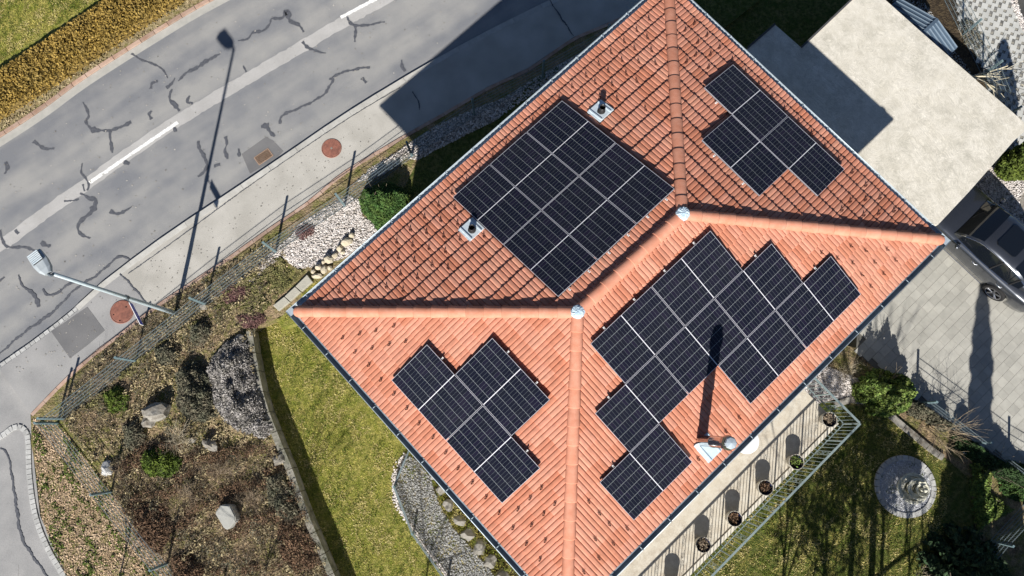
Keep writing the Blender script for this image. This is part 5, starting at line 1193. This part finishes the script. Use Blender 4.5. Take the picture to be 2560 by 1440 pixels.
def twigs(nm, poly, z, n, L, r, m, lab, hz=.15, cat='twigs'):
    P = scatter(W2(poly, z), n); mb_v = []; mb_f = []
    a = NR.uniform(0, 6.28, n); l = L*NR.uniform(.4, 1.5, n); el = NR.uniform(-.1, .7, n); z0_ = z+NR.uniform(0, 1, n)**2*hz
    d = np.column_stack([np.cos(a)*np.cos(el), np.sin(a)*np.cos(el), np.sin(el)]); s_ = np.column_stack([-np.sin(a), np.cos(a), np.zeros(n)])*r
    b0 = np.column_stack([P, z0_]); mid = b0+d*l[:, None]*.5+NR.normal(0, .02, (n, 3)); e = b0+d*l[:, None]
    up3 = np.array([0, 0, r])
    Vv = np.stack([b0-s_, b0+s_, mid+s_, mid-s_, e, b0+up3*2, mid+up3*2], 1).reshape(-1, 3); base_ = np.arange(n)[:, None]*7
    tris = np.array([[0, 3, 5], [5, 3, 6], [1, 5, 2], [5, 6, 2], [3, 4, 6], [6, 4, 2]]); Fs = (base_[:, None, :]+tris[None]).reshape(-1, 3)
    return tag(npmesh(nm, Vv, Fs, m), lab, cat, kind='stuff')
twb = [(330, 1090), (450, 1110), (560, 1120), (680, 1110), (730, 1190), (770, 1280), (830, 1450), (430, 1470), (330, 1330), (290, 1240)]
twigs('dry_twigs', twb, .12, 9000, .16, .0032, M_twig, 'tangle of dry brown twigs filling the lower shrub bed')
twigs('dry_twigs', [(230, 900), (400, 775), (560, 680), (690, 640), (650, 800), (560, 850), (440, 930), (330, 1080), (210, 1110), (150, 1050)], .12, 5200, .13, .0028, M_twig, 'dry stalks and stems along the road-side fence')
twigs('dry_grass', [(160, 1045), (340, 900), (520, 765), (690, 635), (860, 520), (1030, 400), (1010, 385), (850, 490), (690, 600), (530, 700), (380, 790), (230, 905), (140, 1000)], .12, 5200, .1, .0022, M_twigl, 'bleached dry grass along the foot of the mesh fence', .05)

def undergrowth(nm, poly, z, n, h, leaf, m, lab, thr=.1, freq=3.2, aspect=2., cat='undergrowth', seed=0):
    P = scatter(W2(poly, z), n); rs = np.random.RandomState(seed+11); q = rs.uniform(-1, 1, (7, 2)); ph = rs.uniform(0, 6, 7)
    w = sum(np.sin((P@q[i])*freq*(1+.75*i)+ph[i]) for i in range(7))/3.2; k = w > thr+NR.uniform(-.25, .25, len(P)); P, w = P[k], w[k]
    Z = z+.01+h*np.clip((w-thr+.25)*.9, .05, 1)*NR.uniform(.1, 1, len(P)); V, Fs = leaves(np.column_stack([P, Z]), leaf, .5, aspect)
    return tag(npmesh(nm, V, Fs, m), lab, cat, kind='stuff')
M_olive = mat('olive_grass', (.14, .145, .05), .85, (.25, .22, .1), 3, island=.5)
M_straw = mat('straw', (.4, .33, .2), .9, (.27, .22, .12), 4, island=.5)
undergrowth('undergrowth', bed, .12, 36000, .24, .026, M_straw, 'straw-coloured dead stalks in clumps over the shrub bed', .15, 3.4, 3., seed=1)
undergrowth('undergrowth', bed, .12, 28000, .22, .028, M_ggreen, 'olive weeds in clumps over the shrub bed', .25, 2.7, 2., seed=2)
undergrowth('undergrowth', twb, .12, 32000, .3, .026, M_rust, 'dark reddish-brown scrub over the lower shrub bed', .25, 2.6, 2.2, seed=3)
undergrowth('undergrowth', leafbank, .12, 9000, .07, .035, M_pine, 'small green tufts showing through the dry leaves', .3, 5., 2., seed=4)
undergrowth('undergrowth', [(150, 1050), (350, 900), (520, 765), (700, 640), (720, 665), (650, 740), (530, 800), (400, 880), (250, 1010)], .12, 15000, .16, .028, M_olive, 'green grass tufts along the garden side of the mesh fence', .2, 4., 2.6, seed=5)
undergrowth('undergrowth', [(600, 715), (700, 650), (760, 680), (735, 705), (680, 760), (640, 800), (600, 780)], .12, 9000, .07, .026, M_olive, 'patch of rough grass beside the concrete blocks', -.3, 4., 2., seed=6)

seL = [(1500, 1560), (2100, 1560), (2340, 1440), (2380, 1180), (2300, 1110), (2240, 1055), (2180, 1030), (2090, 1020), (1900, 1200)]
M_gstraw = mat('dry_lawn', (.4, .35, .12), .9, (.5, .42, .2), 6, island=.3); M_gdeep = mat('deep_lawn', (.075, .115, .015), .85, (.12, .15, .02), 6, island=.35)
for nm_, pl_, z_, n_, sd in (('sunny', lw, -.35, 26000, 21), ('fountain', seL, .004, 30000, 31), ('corner', [(-60, 180), (0, 155), (240, 0), (300, -60), (-60, -60)], .014, 9000, 41)):
    undergrowth('grass', pl_, z_, n_, .03, .022, M_gstraw, 'straw-coloured worn patches in the %s lawn' % nm_, .28, 3.6, 2.2, 'grass', sd)
    undergrowth('grass', pl_, z_, n_, .05, .02, M_gdeep, 'darker green tufts in the %s lawn' % nm_, .3, 4.6, 2.2, 'grass', sd+1)
undergrowth('dry_grass', [(x, y-14) for x, y in northpx]+[(900, -330), (500, -60), (400, 20), (330, 85), (215, 165), (100, 247), (0, 310), (-200, 445), (-500, 625)], .02, 9000, .05, .03, M_straw, 'bleached grass on the narrow verge between the hedge and the brick kerb', -.2, 5., 3., 'grass', 51)

# ------------------------------------------------------------------ planting
def shrub(nm, px, h, n, leaf, m, lab, cat, z=.12, stems=8, zp=None, grp=None, trunkm=None, **kw):
    poly = W2(px, zp if zp is not None else z+h*.5); c = np.mean(poly, axis=0)
    root = empty(nm, (c[0], c[1], z)); tag(root, lab, cat, grp)
    q = crown('foliage', [(x-c[0], y-c[1]) for x, y in poly], h, n, leaf, m, root, **kw)
    rad = min(np.ptp(np.array(poly)[:, 0]), np.ptp(np.array(poly)[:, 1]))*.35; mb = MB()
    for i in range(stems):
        a = R.uniform(0, 6.28); branch(mb, (.1*rad*math.cos(a), .1*rad*math.sin(a), 0), (math.cos(a)*rad*.8, math.sin(a)*rad*.8, h), h*.75, max(.006, h*.014), 1, .5, 3, 4)
    mb.build('stem', trunkm or M_bark, root); return root
# clipped golden hedge along the road
hn = W2([(-420, 430), (-200, 290), (0, 163), (120, 83), (246, 0), (420, -118), (640, -270)], .68); hs_ = W2([(700, -150), (560, -50), (485, -2), (400, 54), (330, 98), (215, 176), (100, 250), (0, 312), (-200, 440), (-420, 580)], .02)
hp = hn+hs_; c = np.mean(hp, axis=0); hr_ = empty('clipped_hedge', (c[0], c[1], .02)); tag(hr_, 'long clipped golden-brown hedge between the brick kerb and the corner lawn', 'hedge')
loc = [(x-c[0], y-c[1]) for x, y in hp]; crown('foliage', loc, .68, 70000, .048, M_hedge, hr_, flat=True, bumps=.07, edge=.25, shell=.5, up=.35)
a = np.array(loc); nl = hs_; inn = [(x-c[0], y-c[1]+(.0 if i < len(hn) else .0)) for i, (x, y) in enumerate(hp)]; cc = np.mean(a, axis=0)
inn = [(x+(-.12 if y > 0 else 0)*0, y-.14) if i < len(hn) else (x, y+.16) for i, (x, y) in enumerate(inn)]; mb = MB(); mb.prism(inn, 0, .52); mb.build('branches', M_hedgeb, hr_)
shrub('conifer_shrub', [(893, 492), (905, 470), (935, 458), (975, 450), (1008, 462), (1022, 490), (1005, 525), (975, 560), (940, 570), (925, 545), (900, 520)], .95, 15000, .05, M_conif, 'bushy dark green conifer shrub by the gutter above the white pebbles', 'shrub', edge=.3, bumps=.35, aspect=2.4, up=.3, shell=.6)
shrub('heather', [(560, 852), (590, 838), (622, 848), (628, 900), (645, 960), (655, 1010), (682, 1075), (655, 1098), (600, 1085), (555, 1055), (530, 1020), (520, 970), (505, 930), (525, 890)], .5, 17000, .036, M_gheath, 'large sprawling grey heather bank beside the retaining wall', 'shrub', bumps=.35, aspect=2.2, shell=.7)
shrub('heather', [(430, 935), (455, 905), (490, 900), (520, 935), (535, 990), (530, 1040), (500, 1062), (460, 1045), (432, 1010), (440, 970)], .5, 5200, .04, M_ggreen, 'grey-green wiry shrub left of the large grey heather', 'shrub', bumps=.4, aspect=3., shell=.6)
shrub('dwarf_pine', [(346, 1150), (360, 1125), (395, 1112), (430, 1118), (450, 1148), (442, 1182), (410, 1196), (370, 1192), (348, 1175)], .42, 5200, .045, M_pine, 'low yellow-green dwarf pine below the two-toned boulder', 'shrub', bumps=.45, aspect=2.2)
shrub('heather', [(548, 728), (575, 708), (608, 706), (632, 722), (622, 748), (590, 765), (560, 758)], .14, 2600, .028, M_purple, 'purple heather patch nearest the fence', 'heather', grp='purple heather patches by the fence')
shrub('heather', [(590, 792), (620, 778), (655, 778), (668, 800), (640, 822), (605, 822)], .14, 2000, .028, M_purple, 'purple heather patch above the end of the retaining wall', 'heather', grp='purple heather patches by the fence')
shrub('heather', [(735, 572), (760, 552), (790, 562), (785, 590), (758, 602), (738, 595)], .12, 1200, .028, M_purple, 'brown heather mound among the white pebbles', 'heather', grp='purple heather patches by the fence')
for i, (px, h, n, m, lab) in enumerate([
    ([(330, 1268), (370, 1255), (410, 1275), (430, 1330), (400, 1390), (350, 1370), (325, 1320)], .35, 3000, M_rust, 'rust-brown low shrub above the bottom fence corner'),
    ([(420, 1390), (470, 1380), (510, 1420), (500, 1470), (430, 1470)], .35, 1800, M_rust, 'rust-brown shrub touching the bottom edge of the picture'),
    ([(690, 1310), (740, 1300), (790, 1350), (800, 1420), (740, 1440), (690, 1390)], .3, 2400, M_rust, 'reddish ground shrub beside the lower retaining wall'),
    ([(660, 1190), (700, 1180), (735, 1230), (750, 1290), (700, 1310), (665, 1260)], .4, 3000, M_ggreen, 'olive wiry shrub beside the middle of the retaining wall'),
    ([(250, 985), (290, 960), (325, 985), (310, 1030), (265, 1035)], .3, 1500, M_pine, 'yellowish green shrub inside the fence near the side street'),
    ([(380, 870), (420, 850), (450, 880), (430, 920), (390, 915)], .3, 1400, M_ggreen, 'small olive shrub beside the foot of the street lamp'),
    ([(470, 810), (510, 790), (525, 830), (500, 870), (470, 855)], .35, 1200, M_ggreen, 'tangled shrub under the fence brace'),
    ([(300, 1060), (345, 1040), (365, 1090), (345, 1140), (305, 1120)], .35, 1700, M_ggreen, 'grey upright shrub between the dwarf pine and the fence')]):
    shrub('low_shrub', px, h, n, .034, m, lab, 'shrub', bumps=.5, aspect=2.2, grp='low shrubs in the brown bed')
def bare(nm, base, lean, h, r, lab, cat, m=M_twig, z=.12, n=1, depth=3, spread=.55, kids=4, bush=True, sc=1.):
    b_ = G3(*base, z); root = empty(nm, b_); tag(root, lab, cat); mb = MB()
    for i in range(n):
        d = Vector((lean[0]+R.gauss(0, .45 if bush else .03), lean[1]+R.gauss(0, .45 if bush else .03), 1)); branch(mb, (R.gauss(0, .04), R.gauss(0, .04), -.05), d, h*R.uniform(.6, .9) if bush else h, r, depth, spread, kids, 6 if not bush else 4, .2 if bush else .08)
    mb.build('branches', m, root); return root
bare('bare_shrub', (450, 1095), (0, 0), .75, .009, 'pale leafless shrub with radiating twigs beside the dwarf pine', 'shrub', M_twigl, n=16, depth=2)
bare('bare_shrub', (560, 1180), (0, 0), .5, .006, 'sprawling leafless brown shrub in the middle of the lower bed', 'shrub', M_twig, n=20, depth=2)
bare('bare_shrub', (630, 1250), (0, 0), .6, .006, 'leafless brown shrub right of the slab stone', 'shrub', M_twig, n=20, depth=2)
bare('bare_shrub', (480, 1240), (0, 0), .55, .006, 'leafless brown shrub left of the slab stone', 'shrub', M_twig, n=20, depth=2)
bare('bare_shrub', (310, 1180), (0, 0), .5, .006, 'leafless shrub at the inner fence post by the white boulder', 'shrub', M_twig, n=14, depth=2)
bare('bare_shrub', (2322, 1066), (.25, .0), 1.2, .012, 'spreading leafless shrub leaning over the wire fence by the driveway', 'shrub', mat('warm_bark', (.27, .2, .14), .9, (.4, .33, .22), 10), z=0, n=8, depth=2, spread=.6)
bare('bare_shrub', (2110, 930), (0, 0), .45, .005, 'pale brown twiggy shrub beyond the terrace end under the gutter', 'shrub', M_twigl, z=0, n=26, depth=2)
bare('bare_tree', (2432, 188), (.45, .1), 1.35, .032, 'small leafless tree with pale branches beside the checkered paving', 'tree', mat('pale_bark', (.62, .57, .45), .85, (.45, .4, .28), 14), z=0, n=4, depth=2, spread=.5, kids=3)
bare('bare_shrub', (2405, 95), (.05, .15), .5, .008, 'thin leafless bush behind the shed by the wire fence', 'shrub', M_twig, z=0, n=4, depth=1)
shrub('leafy_shrub', [(2145, 965), (2165, 935), (2200, 918), (2245, 922), (2285, 945), (2303, 985), (2285, 1025), (2245, 1045), (2195, 1035), (2160, 1010)], 1.2, 11000, .055, M_bright, 'bright green leafy shrub between the white pebbles and the driveway fence', 'shrub', z=0., bumps=.6, shell=.4)
# columnar conifers
def column_tree(base, h, r, m, lab, z=0, n=9000, grp=None, z_low=.15, leaf=.06, nm='columnar_conifer'):
    b_ = G3(*base, z); root = empty(nm, b_); tag(root, lab, 'tree', grp); u = NR.uniform(0, 1, n); zz_ = h*(z_low+(1-z_low)*u)
    rr_ = r*np.minimum(1, ((1-u)*2.2))**.6*np.minimum(1, (u+.12)*4)*NR.uniform(.55, 1.06, n)**.6*(1+.12*np.sin(u*40)); a = NR.uniform(0, 6.28, n)
    V, Fs = leaves(np.column_stack([rr_*np.cos(a), rr_*np.sin(a), zz_]), leaf, .4, 1.8); npmesh('foliage', V, Fs, m, root)
    mb = MB(); mb.tube([(0, 0, -.1), (0, 0, h*.5), (.02, 0, h*.97)], [.07, .05, .008], 8); mb.build('trunk', M_bark, root); return root
M_ccon = mat('column_leaf', (.1, .13, .02), .8, (.06, .09, .015), 4, island=.5)
column_tree((2503, 432), 3.1, .42, M_ccon, 'stout yellow-green columnar conifer among the white pebbles beside the carport', n=14000, z_low=.03)
column_tree((2440, 1500), 6.4, .3, M_dark, 'tall narrow conifer just outside the picture, shading the driveway', z_low=.42, n=12000)
# conifers of the dark south-east corner
def spruce(base, h, r, lab, n=12000, m=M_dark, z=0, low=.08, leaf=.09):
    b_ = G3(*base, z); root = empty('spruce_tree', b_); tag(root, lab, 'tree'); u = NR.uniform(0, 1, n)**1.5; k = np.floor(u*14)/14
    rr_ = r*(1-u)*(1-.35*(u*14-np.floor(u*14)))*NR.uniform(.2, 1, n)**.5; na = 11; a = (NR.randint(0, na, n)+NR.normal(0, .16, n))*2*math.pi/na+k*9
    P = np.column_stack([rr_*np.cos(a), rr_*np.sin(a), h*(low+(1-low)*u)-rr_*.15]); V, Fs = leaves(P, leaf, .6, 2.); npmesh('foliage', V, Fs, m, root)
    mb = MB(); mb.tube([(0, 0, -.1), (0, 0, h*.95)], [.11, .01], 8); mb.build('trunk', M_bark, root); return root
M_spr = mat('blue_spruce_leaf', (.016, .04, .014), .8, (.05, .085, .04), 3, island=.6)
spruce((2400, 1420), 2.3, 1.25, 'spreading spruce with frosted tips at the bottom right corner', 15000, M_spr)
column_tree((2390, 1650), 4.7, .6, M_dark, 'broad dark columnar conifer just below the picture, shading the fountain corner', z_low=.05, n=16000, leaf=.08)
column_tree((2400, 1800), 4.6, .55, M_dark, 'dark columnar conifer farther below the picture', z_low=.05, n=12000, leaf=.08)
column_tree((2520, 1640), 3.2, .55, M_dark, 'dark columnar conifer beyond the bottom right corner of the picture', z_low=.05, n=9000, leaf=.08)
column_tree((2620, 1560), 2.6, .6, M_dark, 'stocky dark conifer outside the right edge of the picture', z_low=.05, n=9000, leaf=.08)
shrub('low_shrub', [(2395, 1085), (2430, 1100), (2500, 1145), (2570, 1190), (2620, 1230), (2600, 1250), (2540, 1215), (2480, 1175), (2400, 1120)], .85, 9000, .055, M_dark, 'dark evergreen hedge strip along the fence by the driveway', 'shrub', z=0, bumps=.4)
shrub('low_shrub', [(2268, 1000), (2290, 995), (2340, 1030), (2390, 1065), (2370, 1080), (2320, 1055), (2280, 1035)], .6, 3500, .045, M_ggreen, 'brown-green low shrub under the spreading leafless shrub', 'shrub', z=0, bumps=.5)
shrub('low_shrub', [(2432, 1140), (2465, 1130), (2490, 1170), (2480, 1230), (2520, 1260), (2545, 1275), (2500, 1300), (2450, 1330), (2432, 1260)], .3, 6000, .045, M_bright, 'sunny green ground-cover shrub beyond the fountain', 'shrub', z=0, bumps=.4)
shrub('low_shrub', [(2500, 1180), (2530, 1150), (2600, 1160), (2640, 1230), (2580, 1260), (2520, 1245)], .55, 3600, .05, M_conif, 'dark green shrub at the right edge behind the wire fence', 'shrub', z=0, bumps=.4)
shrub('low_shrub', [(2395, 60), (2420, 40), (2450, 60), (2465, 110), (2440, 130), (2410, 110)], .2, 900, .03, M_ggreen, 'brown low shrub strip behind the metal shed', 'shrub', z=0, bumps=.4)
bare('bare_tree', (2168, 1700), (0, 0), 5.0, .12, 'leafless tree just below the picture that shades the lawn', 'tree', M_bark, z=0, depth=3, spread=.5, kids=4, bush=False)
def loose_tree(base, h, cz, rx, rz, n, m, lab, r=.09):
    b_ = G3(*base, 0); root = empty('loose_tree', b_); tag(root, lab, 'tree'); c_ = NR.normal(0, .5, (26, 3))*(rx, rx, rz); P = c_[NR.randint(0, 26, n)]+NR.normal(0, .17, (n, 3)); P[:, 2] += cz
    V, Fs = leaves(P, .06, .3, 1.8); npmesh('foliage', V, Fs, m, root); mb = MB(); mb.tube([(0, 0, -.1), (.03, .02, cz*.6), (0, 0, cz)], [r, r*.8, r*.4], 8)
    for q in c_[:18]: mb.tube([(0, 0, cz*.7+R.uniform(-.4, .6)), (q[0], q[1], q[2]+cz)], [.025, .008], 4)
    mb.build('trunk', M_bark, root); return root
loose_tree((2112, 1680), 5, 4.4, 1.2, .9, 3800, M_ggreen, 'half-bare tree just below the picture that dapples the lawn with shade')
loose_tree((2192, 1640), 4.2, 3.6, .45, .5, 2300, M_ggreen, 'half-bare tree below the picture that dapples the fountain with shade', .06)
loose_tree((2040, 1800), 4, 3.7, 1.3, .6, 2600, M_ggreen, 'thin half-bare tree below the picture beyond the terrace railing', .05)
bare('bare_tree', (1930, 1760), (0, 0), 4.2, .05, 'slim leafless tree below the picture beyond the terrace', 'tree', M_bark, z=0, depth=3, spread=.5, kids=5, bush=False)
bare('bare_tree', (2250, 1850), (0, 0), 3.4, .05, 'thin leafless tree below the picture near the fountain', 'tree', M_bark, z=0, depth=4, spread=.5, kids=5, bush=False)
bare('sapling', (2300, 1432), (0, 0), .35, .012, 'thin leafless sapling at the bottom edge right of the fountain', 'tree', M_twigl, z=0, n=5, depth=2)
bare('bare_tree', (255, 1620), (0, 0), 3.6, .03, 'slim leafless tree below the bottom left of the picture', 'tree', M_bark, depth=3, spread=.4, kids=4, bush=False)
bare('bare_tree', (620, 1700), (0, 0), 3.6, .03, 'slim leafless tree below the shrub bed', 'tree', M_bark, depth=3, spread=.4, kids=4, bush=False)
bare('bare_tree', (1000, 1800), (0, 0), 3.4, .04, 'leafless tree below the lawn', 'tree', M_bark, z=-.35, depth=3, spread=.5, kids=4, bush=False)
wire_fence('wire_fence', [(2290, 1008), (2420, 1105), (2520, 1180), (2640, 1250)], .0, 1.0, 'wire fence between the driveway and the shaded garden corner')
wire_fence('wire_fence', [(2560, 1262), (2475, 1352), (2400, 1440)], .0, .9, 'wire fence crossing the dark bottom right corner', mesh_v=.06)
wire_fence('wire_fence', [(2350, -20), (2405, 90), (2455, 190), (2500, 300)], .0, .9, 'wire fence beside the checkered paving behind the shed')
wire_fence('wire_fence', [(1030, 1120), (990, 1215), (1035, 1330), (1120, 1450)], -.35, .35, 'low fine wire fence curving along the grey gravel bed', mesh_v=.05)
